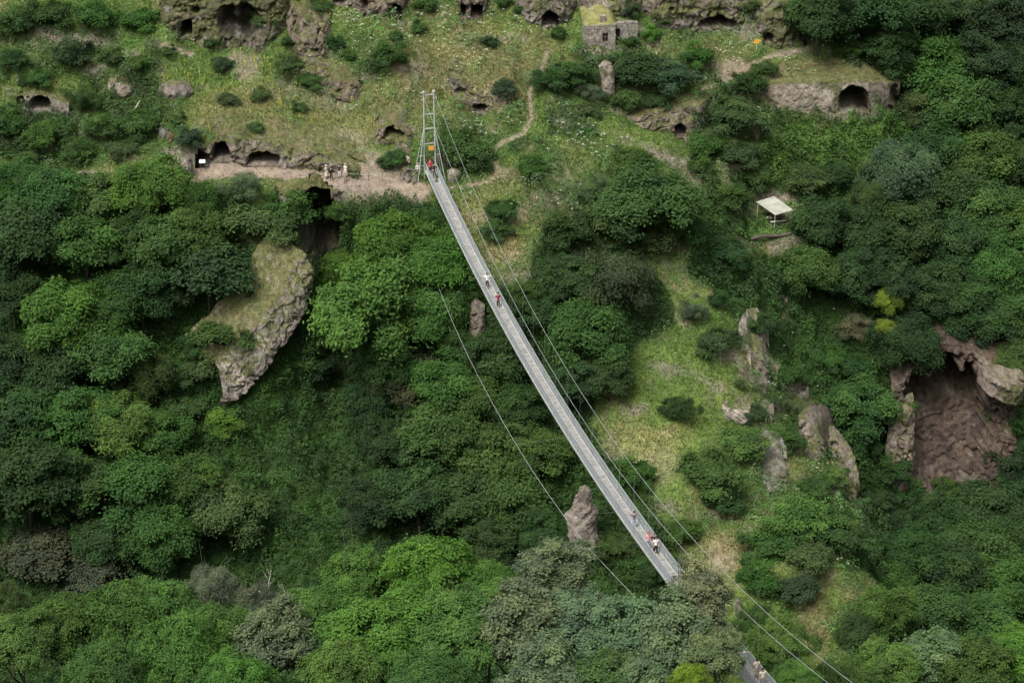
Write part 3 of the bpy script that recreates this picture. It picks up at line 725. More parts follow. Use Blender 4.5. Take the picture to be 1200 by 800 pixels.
# ------------------------------------------------------------------ foliage
def unit(v): return v / (np.linalg.norm(v, axis=-1, keepdims=True) + 1e-9)

def leaf_quads(cen, nor, L, W, rng, droop=.15):
    n = len(cen)
    t = unit(np.cross(nor, unit(rng.normal(size=(n, 3)))))
    b = np.cross(nor, t)
    L = np.broadcast_to(np.asarray(L, float), (n,))[:, None]; W = np.broadcast_to(np.asarray(W, float), (n,))[:, None]
    p0 = cen - t * L * .5
    p1 = cen + b * W * .5 + nor * L * .06
    p2 = cen + t * L * .5 - nor * L * droop
    p3 = cen - b * W * .5 + nor * L * .06
    V = np.stack([p0, p1, p2, p3], 1).reshape(-1, 3)
    Q = np.arange(n * 4).reshape(n, 4)
    return V, Q

def leaf_mesh(name, cen, nor, L, W, tone, rng, droop=.15):
    V, Q = leaf_quads(cen, nor, L, W, rng, droop)
    me = new_mesh(name, V, quads=Q)
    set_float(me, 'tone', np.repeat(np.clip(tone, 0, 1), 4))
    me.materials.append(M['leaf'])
    return me

def crown_mesh(name, seed, R=5.0, H=8.0, lobes=16, cpl=16, lpc=52, L=.40, asp=.55, spread=.30, low=-.45, clump=.17, droop=.15, sag=0.0, core=.24, flat=.55, tv=1.0, out=.70, wb=(.72, 1.15), lrr=(.24, .44)):
    rng = np.random.default_rng(seed)
    ga = math.pi * (3 - math.sqrt(5))
    k = np.arange(lobes)
    zz = low + (1 - low) * (k + .5) / lobes
    rr = np.sqrt(np.maximum(0, 1 - zz ** 2)); th = k * ga + rng.uniform(0, 6)
    D = np.stack([rr * np.cos(th), rr * np.sin(th), zz], -1) + rng.normal(0, .16, (lobes, 3))
    D = np.r_[D, rng.normal(0, .25, (2, 3)) + (0, 0, .2)]
    nl = len(D)
    ax = np.array((R, R, H / 2))
    wob = rng.uniform(wb[0], wb[1], (nl, 1))
    lc = D * ax * out * wob
    lr = R * rng.uniform(lrr[0], lrr[1], nl)
    ltone = rng.normal(0, .12, nl)
    li = np.repeat(np.arange(nl), cpl)
    d = unit(rng.normal(size=(len(li), 3)) + unit(D)[li] * .95 + np.array((0, 0, .35)))
    cc = lc[li] + d * (lr[li] * rng.uniform(.72, 1.1, len(li)))[:, None] * np.array((1, 1, .85))
    cr = R * clump * rng.uniform(.65, 1.4, len(li))
    ct = rng.normal(0, .11, len(li))
    ci = np.repeat(np.arange(len(li)), lpc)
    g = rng.normal(size=(len(ci), 3)) * np.array((.62, .62, .42))
    P = cc[ci] + g * cr[ci][:, None]
    if sag: P[:, 2] -= sag * np.hypot(g[:, 0], g[:, 1]) ** 1.5 * cr[ci]
    nor = unit(d[ci] * .6 + np.array((0, 0, flat)) + unit(rng.normal(size=(len(ci), 3))) * .36)
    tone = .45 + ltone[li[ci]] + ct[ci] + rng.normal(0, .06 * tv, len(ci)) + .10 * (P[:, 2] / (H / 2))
    nc = int(core * len(P))
    q = unit(rng.normal(size=(nc, 3))) * (rng.uniform(0, 1, (nc, 1)) ** (1/3)) * ax * .62
    P = np.r_[P, q]; nor = np.r_[nor, unit(rng.normal(size=(nc, 3)) + (0, 0, .5))]
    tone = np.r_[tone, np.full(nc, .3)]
    Ls = L * np.r_[rng.uniform(.7, 1.3, len(ci)), rng.uniform(1.2, 1.7, nc)]
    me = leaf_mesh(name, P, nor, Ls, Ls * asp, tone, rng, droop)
    return me, lc, ax

def trunk_mesh(name, seed, lc, h, r0, nlimb=8, lean=.06):
    """tapered trunk with limbs reaching into the crown lobes; crown centre is at height h"""
    rng = np.random.default_rng(seed)
    mb = MB()
    off = rng.normal(0, lean, 2) * h
    top = Vector((0, 0, h * 1.05))
    pts = [Vector((0, 0, -1.2)), Vector((off[0] * .3, off[1] * .3, h * .3)), Vector((off[0], off[1], h * .62)), top]
    mb.tube(pts, [r0 * 1.25, r0, r0 * .75, r0 * .3], 7)
    o = rng.permutation(len(lc))[:nlimb]
    for i in o:
        e = Vector(lc[i]) + Vector((0, 0, h))
        s = pts[1].lerp(pts[2], rng.uniform(.4, 1.0)) if e.z > h * .5 else pts[1]
        m = s.lerp(e, .5) + Vector((0, 0, -.1 * (e - s).length))
        mb.tube([s, m, e], [r0 * .5, r0 * .33, r0 * .1], 5)
    me = bpy.data.meshes.new(name); me.from_pydata(mb.v, [], mb.f); me.update()
    me.polygons.foreach_set('use_smooth', np.full(len(me.polygons), True))
    me.materials.append(M['bark'])
    return me

PROTO = {}
def proto(kind, nvar, R, H, hc, r0, **kw):
    L = []
    for v in range(nvar):
        c, lc, ax = crown_mesh(kind + '_crown', 100 + hash_s(kind) + v * 7, R, H, **kw)
        t = trunk_mesh(kind + '_trunk', 50 + v, lc, hc, r0)
        L.append(dict(crown=c, trunk=t, R=R, H=H, hc=hc))
    PROTO[kind] = L
def hash_s(s): return sum(ord(c) * (i + 3) for i, c in enumerate(s)) % 500

proto('broad', 5, 5.0, 8.4, 6.6, .26, lobes=17, cpl=16, lpc=64, L=.43)
proto('dense', 4, 5.0, 8.4, 6.4, .26, lobes=26, cpl=14, lpc=52, L=.36, clump=.135, asp=.6)
proto('feather', 3, 5.0, 8.6, 6.8, .24, lobes=15, cpl=17, lpc=60, L=.56, asp=.32, sag=.35, flat=.3)
proto('willow', 2, 5.0, 8.8, 6.6, .24, lobes=20, cpl=18, lpc=56, L=.48, asp=.28, sag=.55, flat=.2, clump=.15)
proto('fine', 4, 5.5, 9.0, 7.4, .28, lobes=24, cpl=17, lpc=66, L=.42, clump=.125, asp=.5, sag=.25)
proto('poplar', 3, 5.0, 11.0, 8.4, .26, lobes=30, cpl=17, lpc=40, L=.38, clump=.12, asp=.8, spread=.2, core=.18, tv=1.9)

def bush_mesh(name, seed, R, H, lobes, cpl, lpc, L, asp=.55, clump=.2, twigs=0, flat=.5, core=.2):
    """low dome of leaves resting on the ground, with a few stems"""
    rng = np.random.default_rng(seed)
    me0, lc, ax = crown_mesh(name, seed, R, H * 1.25, lobes, cpl, lpc, L, asp, low=-.2, clump=clump, core=core, flat=flat, out=.72, wb=(.5, 1.25), lrr=(.2, .42))
    return me0
def shrub(kind, nvar, R, H, **kw):
    PROTO[kind] = [dict(crown=bush_mesh(kind, 300 + hash_s(kind) + v * 11, R, H, **kw), R=R, H=H, hc=H * .42) for v in range(nvar)]
shrub('bush', 3, 2.5, 3.4, lobes=15, cpl=13, lpc=36, L=.29)
shrub('darkbush', 2, 2.5, 3.4, lobes=20, cpl=14, lpc=36, L=.24, clump=.15)
shrub('shrub', 3, 1.3, 1.7, lobes=9, cpl=10, lpc=26, L=.19, clump=.24)
shrub('greybush', 2, 2.5, 3.6, lobes=18, cpl=14, lpc=34, L=.24, asp=.3, clump=.16, flat=.2)

# ------------------------------------------------------------------ ground cover: grass, low leafy growth, flowers
def sample_faces(P, Q, wv, n, rng):
    """n random points on quads with per-vertex weights"""
    a, b, c, d = (P[Q[:, i]] for i in range(4))
    nr = np.cross(c - a, d - b); area = np.linalg.norm(nr, axis=1) * .5
    w = area * wv[Q].mean(1)
    cdf = np.cumsum(w); tot = cdf[-1]
    if tot <= 0: return np.zeros((0, 3)), np.zeros(0, int), np.zeros((0, 3)), 0
    f = np.minimum(np.searchsorted(cdf, rng.uniform(0, tot, n)), len(Q) - 1)
    u, v = rng.uniform(size=(2, n, 1))
    pts = (a[f] * (1 - u) + b[f] * u) * (1 - v) + (d[f] * (1 - u) + c[f] * u) * v
    return pts, f, unit(nr[f]) * np.sign(nr[f][:, 2:3] + 1e-9), tot

def tufts(pts, col, rng, hgt, wid, blades=2, lean=.45):
    n = len(pts)
    idx = np.repeat(np.arange(n), blades)
    p = pts[idx] + rng.normal(0, .07, (len(idx), 3)) * (1, 1, 0)
    a = rng.uniform(0, 2 * math.pi, len(idx)); w = wid * rng.uniform(.6, 1.4, len(idx))
    h = hgt[idx] * rng.uniform(.6, 1.25, len(idx))
    s = np.stack([np.cos(a), np.sin(a), 0 * a], -1) * w[:, None]
    t = np.stack([rng.normal(0, lean, len(idx)) * h, rng.normal(0, lean, len(idx)) * h, h], -1)
    p = p - np.array((0, 0, .03))
    V = np.stack([p - s, p + s, p + t], 1).reshape(-1, 3)
    c = col[idx] * rng.uniform(.75, 1.3, (len(idx), 1))
    C = np.stack([c * .9, c * .9, c * 1.12], 1).reshape(-1, 3)
    return V, C

def build_cover():
    rng = np.random.default_rng(11)
    Pf = TP.reshape(-1, 3)
    px, py = to_pix(Pf)
    vis = ((px > -60) & (px < 1260) & (py > -60) & (py < 850) & (Pf[:, 1] > 148)).astype(float)
    for cx, cy, r, a, yt, rm in CROWNS:      # ground deep beneath a crown stays bare leaf litter
        h = np.hypot(px - cx, (py - cy) / a) < r * .66
        vis[h & (Pf[:, 1] > yt - rm * .3)] = 0
    Z = {k: v.reshape(-1) for k, v in TZ.items()}
    # grass
    w = vis * Z['grass'] * (1 - Z['soil'] * .93) * (1 - Z['bushy'] * .5)
    pts, f, nr, tot = sample_faces(Pf, TQ, w, 120000, rng)
    zc = {k: v[TQ[f, 0]] for k, v in Z.items()}
    base = zone_colour(zc)
    tall = np.clip(.26 + zc['dry'] * .16 + zc['n2'] * .2, .10, .7)
    base = base * 1.05 + np.where(rng.uniform(size=len(pts)) < zc['dry'] * .5, 1, 0)[:, None] * np.array((.06, .045, .015))
    V, C = tufts(pts, base, rng, tall, .055)
    # grass on top of the rocks
    for P2, Q2, k2 in SURFACES:
        if P2[:, 1].min() < 150: continue
        n2 = int(min(3500, 14 * np.sum(k2 > .3) * .02 + 60))
        p2, f2, _, t2 = sample_faces(P2, Q2, (k2 > .35).astype(float), n2, rng)
        if len(p2) == 0: continue
        m = rng.uniform(size=(len(p2), 1))
        v2, c2 = tufts(p2, GREEN * m + DRY * (1 - m), rng, np.full(len(p2), .3), .05)
        V = np.r_[V, v2]; C = np.r_[C, c2]
    me = new_mesh('grass', V, tris=np.arange(len(V)).reshape(-1, 3)); set_col(me, C)
    tag(link('grass', me, M['herb']), 'tall mixed green and straw coloured grass over the open slopes', 'grass', kind='stuff')
    # leafy herbs among the grass and low scrub everywhere else
    n2 = Z['n2']; n1 = Z['n1']
    hum = vis * np.clip((1 - Z['grass']) * 1.0 + Z['bushy'] * 1.1 * (1 - .5 * Z['spur']) + Z['creep'] * 1.0 + (Z['grass'] * (1 - .75 * Z['spur']) * (.16 + .6 * sstep(.1, .5, n1 - n2 * .4))), 0, 1.2) * (1 - Z['soil'] * .95) * (1 - .75 * TSTEEP.reshape(-1) * Z['grass'])
    pts, f, nr, tot = sample_faces(Pf, TQ, hum, 520000, rng)
    zc = {k: v[TQ[f, 0]] for k, v in Z.items()}
    hh = fbm(pts / 1.5, 3, 91); h3 = fbm(pts / 4.2, 2, 95)
    mound = np.clip(.35 + hh * 2.2 + h3 * 1.0, 0, 2.0) * (.30 + .95 * np.clip(zc['bushy'] + (1 - zc['grass']) * .8, 0, 1))
    up = mound * rng.uniform(.55, 1.0, len(pts)) ** .5
    cen = pts + nr * (up * .55)[:, None] + np.array((0, 0, 1)) * (up * .6 + .05)[:, None] + rng.normal(0, .05, pts.shape)
    # clump-shaped normals: gradient of the mound noise
    e = .35
    gx = fbm((pts + (e, 0, 0)) / 1.5, 2, 91) - hh; gyy = fbm((pts + (0, e, 0)) / 1.5, 2, 91) - hh
    nn = unit(nr * .5 + np.stack([-gx * 3.4, -gyy * 3.4, np.full(len(pts), .45)], -1) + unit(rng.normal(size=pts.shape)) * .6)
    sp = fbm(pts / 2.6, 2, 99); s2 = fbm(pts / 9, 2, 103)
    a = np.clip(.5 + sp * 1.4, 0, 1)[:, None]; b = np.clip(.5 + s2 * 1.3, 0, 1)[:, None]
    c = np.array((.021, .055, .013)) * (1 - a) + np.array((.043, .104, .020)) * a
    b2 = np.clip(.5 + fbm(pts / 1.2, 2, 107) * 1.6, 0, 1)[:, None] * sstep(.0, .5, zc['grass'])[:, None]
    c = c * (1 - b * .35) + np.array((.055, .085, .036)) * b * .35
    c = c * (1 - b2 * .5) + np.array((.075, .085, .052)) * b2 * .5
    cp = zc['creep'][:, None]
    c = c * (1 - cp) + (np.array((.050, .105, .022)) * (1 - a) + np.array((.085, .165, .032)) * a) * cp
    lt = sstep(.0, .5, zc['grass'] - zc['bushy'])[:, None] * (1 - cp)
    c = c * (1 + lt * 1.5)
    c = c * rng.uniform(.65, 1.4, (len(pts), 1))
    Ls = rng.uniform(.18, .46, len(pts)) * (1 - .35 * lt[:, 0])
    V, Q = leaf_quads(cen, nn, Ls, Ls * .6, rng)
    me = new_mesh('undergrowth', V, quads=Q); set_col(me, np.repeat(c, 4, 0))
    tag(link('undergrowth', me, M['herb']), 'low leafy scrub, brambles and creepers covering the slopes and the gully', 'undergrowth', kind='stuff')
    # flowers: white umbels and yellow spikes
    fl = []
    FSP = [(470,30,120,26,1),(540,60,60,30,.9),(620,38,60,16,.8),(510,100,50,26,.7),(470,85,40,20,.7),(560,150,40,20,.8),(540,172,50,24,.6),(660,150,60,30,.6),(690,170,40,30,.9),(700,120,30,14,.3),
           (770,80,40,14,.6),(930,70,60,14,1),(905,85,24,16,1),(880,120,30,30,.6),(1075,155,22,28,1.2),(1090,180,14,12,1),(900,400,40,30,.5),(950,450,40,40,.5),(960,540,30,40,.5),(850,700,30,30,.3),(530,230,40,10,.7),(600,210,60,20,.5),
           (300,40,100,40,.12),(420,80,50,60,.35),(760,40,60,20,.5),(840,60,50,20,.4),(1000,340,60,30,.3),(980,660,20,20,.4),(700,230,90,40,.25),(330,230,30,10,.5)]
    wf = spots(px, py, FSP, n2 * 1.7 + .25) * vis * (1 - Z['trod']) * (Z['grass'] * .9 + .25)
    pts, f, nr, tot = sample_faces(Pf, TQ, wf, 620, rng)
    rep = np.repeat(np.arange(len(pts)), 5)
    hgt = rng.uniform(.45, .95, len(pts))
    cen = pts[rep] + np.array((0, 0, 1)) * hgt[rep][:, None] + rng.normal(0, .10, (len(rep), 3)) * (1, 1, .25)
    nn = unit(np.array((0, -.25, 1)) + rng.normal(size=(len(rep), 3)) * .35)
    L = rng.uniform(.07, .17, len(rep))
    V, Q = leaf_quads(cen, nn, L, L * .9, rng, 0)
    me = new_mesh('white_flowers', V, quads=Q); set_col(me, np.repeat(np.array((.60, .60, .50)) * rng.uniform(.6, 1.1, (len(rep), 1)), 4, 0))
    tag(link('white_flowers', me, M['herb']), 'white flower heads scattered through the grass', 'flowers', kind='stuff')
    YSP = [(220,90,40,16,1),(190,60,30,20,.7),(240,75,30,16,.6),(310,100,50,30,1),(360,125,40,20,.8),(330,110,30,30,.8),(290,70,20,20,.4),(200,160,60,20,.3),(420,230,14,6,1),(560,176,20,12,.4)]
    wy = spots(px, py, YSP, n2 * .9) * vis
    pts, f, nr, tot = sample_faces(Pf, TQ, wy, 130, rng)
    rep = np.repeat(np.arange(len(pts)), 9)
    t = np.tile(np.linspace(.35, 1, 9), len(pts)); hg = rng.uniform(.8, 1.3, len(pts))
    cen = pts[rep] + np.array((0, 0, 1)) * (t * hg[rep])[:, None] + rng.normal(0, .03, (len(rep), 3))
    nn = unit(rng.normal(size=(len(rep), 3)) + (0, -.6, .4))
    L = rng.uniform(.09, .16, len(rep))
    V, Q = leaf_quads(cen, nn, L, L, rng, 0)
    me = new_mesh('yellow_flowers', V, quads=Q); set_col(me, np.repeat(np.array((.42, .42, .05)) * rng.uniform(.7, 1.2, (len(rep), 1)), 4, 0))
    tag(link('yellow_flowers', me, M['herb']), 'tall yellow flower spikes dotted over the upper left slope', 'flowers', kind='stuff')
# ------------------------------------------------------------------ trees and bushes, each a thing of its own
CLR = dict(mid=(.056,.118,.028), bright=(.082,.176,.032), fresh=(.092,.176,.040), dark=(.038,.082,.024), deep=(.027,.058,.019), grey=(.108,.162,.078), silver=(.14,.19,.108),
           brown=(.066,.084,.044), lime=(.165,.235,.03), olive=(.070,.118,.038), blue=(.046,.086,.036), straw=(.13,.14,.088))  # deep also puts hill and cleft shade into the leaf colour
NAMES = dict(broad='broadleaf_tree', dense='broadleaf_tree', feather='feathery_tree', willow='willow_tree', fine='broadleaf_tree', poplar='poplar_tree',
             bush='bush', darkbush='bush', greybush='bush', shrub='shrub')
_tn = [0]
CROWNS = []
def plant(cx, cy, r, kind, clr, label, Y=None, asp=1.0, group=None, bri=1.0):
    _tn[0] += 1
    rng = random.Random(_tn[0] * 31 + 5)
    pr = PROTO[kind][_tn[0] % len(PROTO[kind])]
    tree = 'trunk' in pr
    if Y is None:
        Yc = np.arange(162, 300, .5)
        P = ray_pt(cx, cy, Yc)
        g = ground(P[:, 0], P[:, 1])
        dep = P[:, 1] * CP - (P[:, 2] - CAMZ) * SP
        s = r * dep / F / pr['R']
        f = P[:, 2] - g - pr['hc'] * s * asp * (.95 if tree else 1)
        i = np.nonzero(f <= 0)[0]
        i = i[0] if len(i) else len(Yc) - 1
        C = P[i]; s = s[i]; gz = float(ground(C[0], C[1]))
    else:
        C = ray_pt(cx, cy, Y); gz = float(ground(C[0], C[1])); s = r * slant(C) / F / pr['R']
    s = s * (.92 if tree else .80)
    c = np.array(CLR[clr]) * bri * np.array((rng.uniform(.88, 1.13), rng.uniform(.92, 1.08), rng.uniform(.85, 1.15)))
    CROWNS.append((cx, cy, r, asp, C[1], s * pr['R']))
    rz = rng.uniform(0, 6.28)
    if group is None:
        side = 'foreground' if (Y is not None and Y < 160) else 'left forest' if (cx < 380 and cy > 205) else 'upper slope' if cy < 200 and cx < 930 else 'right hillside' if cx > 940 else 'middle of the gorge'
        group = ('trees' if tree else 'bushes') + ' of the ' + side
    cat = 'tree' if tree else 'bush'
    if tree:
        ro = empty(NAMES[kind], (C[0], C[1], gz), rz)
        tag(ro, label, cat, group)
        ht = max(C[2] - gz, .5)
        k = bpy.data.objects.new('crown', pr['crown']); COL.objects.link(k); k.parent = ro
        k.location = (0, 0, ht); k.scale = (s * rng.uniform(.88, 1.18), s * rng.uniform(.88, 1.15), s * asp * rng.uniform(.92, 1.1)); k.color = (*c, 1)
        t = bpy.data.objects.new('trunk', pr['trunk']); COL.objects.link(t); t.parent = ro
        t.scale = (s, s, ht / pr['hc'])
    else:
        k = bpy.data.objects.new(NAMES[kind], pr['crown']); COL.objects.link(k)
        k.location = [float(q) for q in C]; k.scale = (s * rng.uniform(.9, 1.25), s * rng.uniform(.9, 1.2), s * asp * rng.uniform(.75, .98)); k.color = (*c, 1); k.rotation_euler = (0, 0, rz)
        tag(k, label, cat, group)
    return C

T = [
 # ---- left forest, upper edge under the path
 (22,214,34,'feather','mid','green tree crown at the left edge whose top just hides the path'),
 (62,232,40,'broad','mid','rounded green tree below the left path, second from the left edge'),
 (112,236,36,'broad','olive','green tree directly below the bend of the left path'),
 (178,220,40,'feather','fresh','pale feathery tree standing in front of the left end of the dirt path'),
 (235,236,26,'feather','mid','loose green tree just below the information board'),
 (283,222,30,'greybush','grey','grey green spreading bush hanging below the dirt path near the caves'),
 (232,268,36,'broad','mid','leafy tree below the pale feathery one, under the caves'),
 (30,285,52,'broad','dark','wide dark tree at the left edge, in the second row under the path'),
 (98,284,44,'broad','mid','full green tree in the second row of the left forest'),
 (150,282,40,'dense','dark','dark dense tree in the second row of the left forest below the path bend'),
 (198,288,42,'broad','mid','broad green tree left of the ivy covered mound'),
 (256,318,60,'darkbush','dark','big dark ivy covered mound left of the grassy rock slab'),
 (242,324,19,'broad','lime','small yellow green sapling against the dark ivy mound',207.6,1.1),
 (304,262,40,'bush','olive','dense green bush growing at the top of the rock slab'),
 (338,250,32,'bush','mid','leafy bush above the rock slab and beside the black hollow'),
 (14,345,40,'dense','deep','very dark shaded tree at the left edge in the third row'),
 (75,372,50,'feather','fresh','pale green tree with feathery lobes at the middle of the left forest'),
 (122,362,40,'feather','mid','feathery tree beside the pale lobed one in the left forest'),
 (165,345,42,'broad','dark','dark broad tree right of the pale feathery pair in the left forest'),
 (205,340,30,'broad','dark','dark tree just above the small pink rock patch in the forest'),
 (15,420,42,'dense','deep','near black tree at the left edge in the middle of the forest'),
 (70,432,42,'broad','dark','shaded tree under the pale lobed tree of the left forest'),
 (130,415,44,'broad','mid','green tree on the left, down slope of the feathery pair'),
 (170,440,36,'willow','olive','soft willowy tree beside the gully in the left forest'),
 (25,490,52,'dense','dark','large dark tree at the left edge below the middle'),
 (88,490,46,'dense','mid','dense green tree in the lower left forest, beside the large dark edge tree'),
 (138,498,44,'feather','fresh','bright yellowish green tree in the lower left forest'),
 (185,512,36,'broad','mid','green tree right of the bright yellowish one at the gully edge'),
 (30,565,56,'dense','deep','big shadowy tree at the left edge, lower part'),
 (95,570,46,'dense','dark','dark tree between the shadowy edge tree and the large gully tree'),
 (168,575,54,'broad','mid','large spreading tree with hanging lobes at the left side of the gully'),
 (228,570,44,'broad','mid','green tree leaning over the gully, right of the large spreading one'),
 (268,602,42,'broad','olive','lowest green tree at the gully edge above the foreground grove'),
 (190,632,42,'broad','mid','tree with light green sprays at the foot of the left forest'),
 (128,636,38,'broad','dark','shaded tree at the foot of the left forest'),
 (48,652,52,'darkbush','brown','wide brownish shaded thicket at the lower left edge'),
 (110,672,36,'bush','brown','brownish green bush right of the shaded thicket at lower left'),
 (222,478,24,'bush','mid','green bush beside the foot of the rock slab'),
 (262,498,26,'bush','bright','bright bush right under the tip of the rock slab'),
 (215,440,24,'darkbush','dark','dark bush left of the slab tip'),
 (235,400,26,'darkbush','dark','dark bush at the left foot of the rock slab'),
 (375,430,24,'bush','deep','dark bush in the narrow cleft right of the slab'),  # leaves darkened to paint in the cleft's shade
 (385,360,18,'darkbush','deep','near black bush inside the cleft between slab and bright trees'),  # cleft shade put into the leaf colour here too
 # ---- centre
 (455,292,50,'feather','bright','bright tree at the top of the centre group, nearest the dirt path',None,1.0),
 (515,312,44,'feather','bright','bright green tree touching the left side of the walkway'),
 (438,362,66,'broad','bright','biggest bright green tree, standing right of the dark gully cleft',None,1.15),
 (500,362,46,'feather','fresh','light green tree lower right in the bright centre group'),
 (404,318,30,'feather','bright','bright feathery crown leaning into the dark cleft under the path'),
 (455,425,36,'broad','mid','green tree at the foot of the bright centre group'),
 (528,352,28,'feather','fresh','light green crown just below the start of the guy cable'),
 (530,395,26,'broad','mid','green tree left of the tan rock pillar'),
 (478,448,44,'greybush','brown','brownish leafless looking thicket below the bright centre trees'),
 (430,470,32,'dense','deep','very dark tree on the right side of the gully'),
 (520,450,40,'broad','mid','green tree in the centre valley below the tan rock pillar'),
 (585,420,36,'broad','dark','dark tree behind the middle of the walkway'),
 (560,470,38,'broad','mid','round green tree left of the walkway in the valley'),
 (605,478,34,'dense','dark','dark dense tree close to the left of the walkway in the valley'),
 (510,510,46,'broad','mid','large green tree in the centre of the valley'),
 (455,520,36,'dense','deep','dark shaded tree in the deepest part of the valley'),
 (570,530,44,'broad','mid','green tree left of the rock needle, upper row'),
 (630,532,40,'dense','mid','dense tree between the guy cable and the walkway'),
 (490,575,46,'dense','dark','dark dense tree above the bright foreground grove'),
 (545,588,42,'broad','dark','shaded broad tree left of the guy cable low in the valley'),
 (600,590,46,'broad','mid','broad green tree directly left of the rock needle'),
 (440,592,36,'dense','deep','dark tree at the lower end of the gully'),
 (640,632,34,'dense','dark','dark tree at the foot of the rock needle'),
 (575,640,36,'dense','dark','dark tree just behind the foreground grove, left of the needle'),
 (640,368,34,'darkbush','dark','dark bush just right of the walkway beneath the two cables'),
 (612,345,22,'bush','mid','green bush right of the two walkers on the bridge'),
 (722,335,58,'greybush','brown','big grey brown bush on the slope right of the bridge'),
 (672,330,34,'dense','dark','dark tree at the left of the big grey brown bush'),
 (690,396,48,'broad','mid','bright leafed tree right of the walkway below the grey brown bush'),
 (662,448,36,'dense','dark','dark tree under the cables at the middle of the span'),
 (715,440,32,'broad','olive','green tree at the edge of the grassy ridge right of the cables'),
 (760,240,48,'broad','mid','large green walnut tree on the slope right of the bridge'),
 (738,196,28,'broad','mid','upright green tree top behind the walnut on the slope'),
 (715,262,36,'bush','olive','wide bush left of the large walnut tree'),
 (662,272,34,'bush','dark','dark bush in the hollow between the bridge and the walnut'),
 (700,222,26,'greybush','grey','pale grey bush with white flowers above the walnut tree'),
 (800,268,30,'bush','mid','round bush at the right foot of the walnut tree'),
 (770,285,30,'bush','olive','bush at the foot of the walnut tree'),
 (622,197,24,'bush','mid','round bush beside the climbing trail, right of the tower'),
 (585,248,22,'bush','dark','dark bush on the slope just right of the upper cables'),
 (580,272,20,'bush','olive','small bush under the dark one beside the upper cables'),
 (545,178,30,'bush','mid','leafy green bush cluster immediately right of the bridge tower'),
 (526,168,22,'bush','mid','green bush touching the right leg of the bridge tower'),
 (563,192,20,'shrub','olive','small bush between the tower boulder and the trail'),
 (590,104,19,'bush','blue','round dark bush above the tower beside the trail'),
 (574,50,14,'shrub','blue','little round bush under the square cave doorway'),
 (456,66,24,'bush','mid','green bush left above the tower in the upper slope'),
 (462,44,12,'shrub','mid','pointed shrub top above the green bush at the upper slope'),
 (440,76,16,'shrub','dark','dark shrub at the lower left of the upper slope bush'),
 (490,34,13,'shrub','mid','small shrub on the flowery slope near the top edge'),
 (462,186,17,'bush','mid','green bush in front of the small knoll cave by the tower'),
 (450,192,11,'shrub','dark','dark shrub at the end of the dirt path'),
 (415,205,8,'shrub','olive','tiny shrub beside the path walkers'),
 # ---- bushes around the stone house
 (668,92,32,'darkbush','dark','dark bush mass below the stone house, left of the ruin pillar'),
 (640,92,18,'bush','dark','dark bush at the left end of the scrub below the house'),
 (690,108,22,'greybush','grey','grey twiggy bush directly left of the ruin pillar'),
 (748,84,34,'darkbush','dark','big dark bush right of the ruin pillar'),
 (785,92,32,'darkbush','blue','dark bluish bush to the far right of the ruin pillar'),
 (818,68,22,'bush','mid','green bush right of the dark scrub, above the pink bank'),
 (735,118,24,'bush','mid','green bush below the ruin pillar'),
 (765,120,22,'bush','dark','dark bush below the big dark one right of the ruin'),
 (740,12,16,'bush','blue','bush growing on the ruin behind the stone house'),
 (690,130,16,'bush','olive','olive bush at the foot of the scrub under the ruin pillar'),
 (740,50,12,'shrub','mid','shrub right of the stone house doorway'),
 (765,42,14,'bush','bright','bright bush under the left end of the brown rock band'),
 (653,40,12,'shrub','mid','shrub hiding the foot of the arched cave beside the house'),
 (609,12,9,'shrub','mid','small shrub left of the arched cave at the top edge'),
 # ---- upper left slope
 (82,66,26,'bush','blue','large dark round bush on the upper left slope'),
 (260,76,17,'bush','blue','dark round bush on the bright grass under the wide black hollow'),
 (55,18,26,'bush','dark','dark bush in the top left corner'),
 (18,30,24,'bush','mid','green bush at the left edge near the top'),
 (110,20,28,'bush','mid','green bush along the top edge at left'),
 (158,24,24,'bush','mid','bright green bush left of the wide black hollow cliff'),
 (132,68,16,'bush','olive','low bush right of the large dark round one'),
 (165,74,16,'bush','mid','bush in the middle of the upper left slope'),
 (372,10,18,'bush','mid','green bush at the top edge above the pinkish ledges'),
 (338,48,11,'shrub','dark','dark shrub at the foot of the mossy rock rib'),
 (336,76,18,'bush','olive','bush below the mossy rock rib'),
 (362,96,16,'bush','mid','green bush between the pinkish ledges'),
 (392,52,14,'bush','dark','dark bush right of the mossy rock rib'),
 (12,70,20,'bush','dark','dark bush at the left edge, beneath the corner'),
 (40,92,18,'bush','mid','bush above the ruined front with the low arch'),
 (10,150,24,'bush','mid','bush under the left end of the ruined front'),
 (50,160,26,'bush','mid','wide bush below the ruined front with the low arch'),
 (100,118,24,'greybush','olive','grey green bush right of the ruined front'),
 (118,150,24,'bush','mid','bush in the middle of the left scrub'),
 (92,178,22,'bush','mid','bush close above the left path'),
 (165,146,24,'bush','mid','bush below the leaning pale pole'),
 (222,162,19,'bush','blue','bluish bush just left of the path caves'),
 (28,188,16,'bush','olive','olive bush on the bank above the left path end'),
 (145,176,18,'bush','olive','olive bush above the bend of the left path'),
 (205,140,12,'shrub','olive','small shrub above the two boulders'),
 (268,118,14,'bush','olive','low grey bush in the middle of the dry slope'),
 (305,112,13,'shrub','olive','small shrub among the yellow flowers'),
 (352,126,12,'shrub','olive','low shrub on the dry slope above the trail'),
 (300,150,14,'shrub','olive','shrub on the bank directly above the second cave mouth'),
 (365,172,12,'shrub','olive','shrub on the bank beside the small trail'),
 (195,60,12,'shrub','olive','little shrub along the faint track at upper left'),
 (410,66,12,'shrub','mid','shrub on the upper slope left of the pointed one'),
 # ---- upper right slope and the ridge
 (862,140,38,'darkbush','blue','bluish dark thicket left of the pale cliff'),
 (880,100,22,'bush','dark','dark bush above the left end of the pale cliff'),
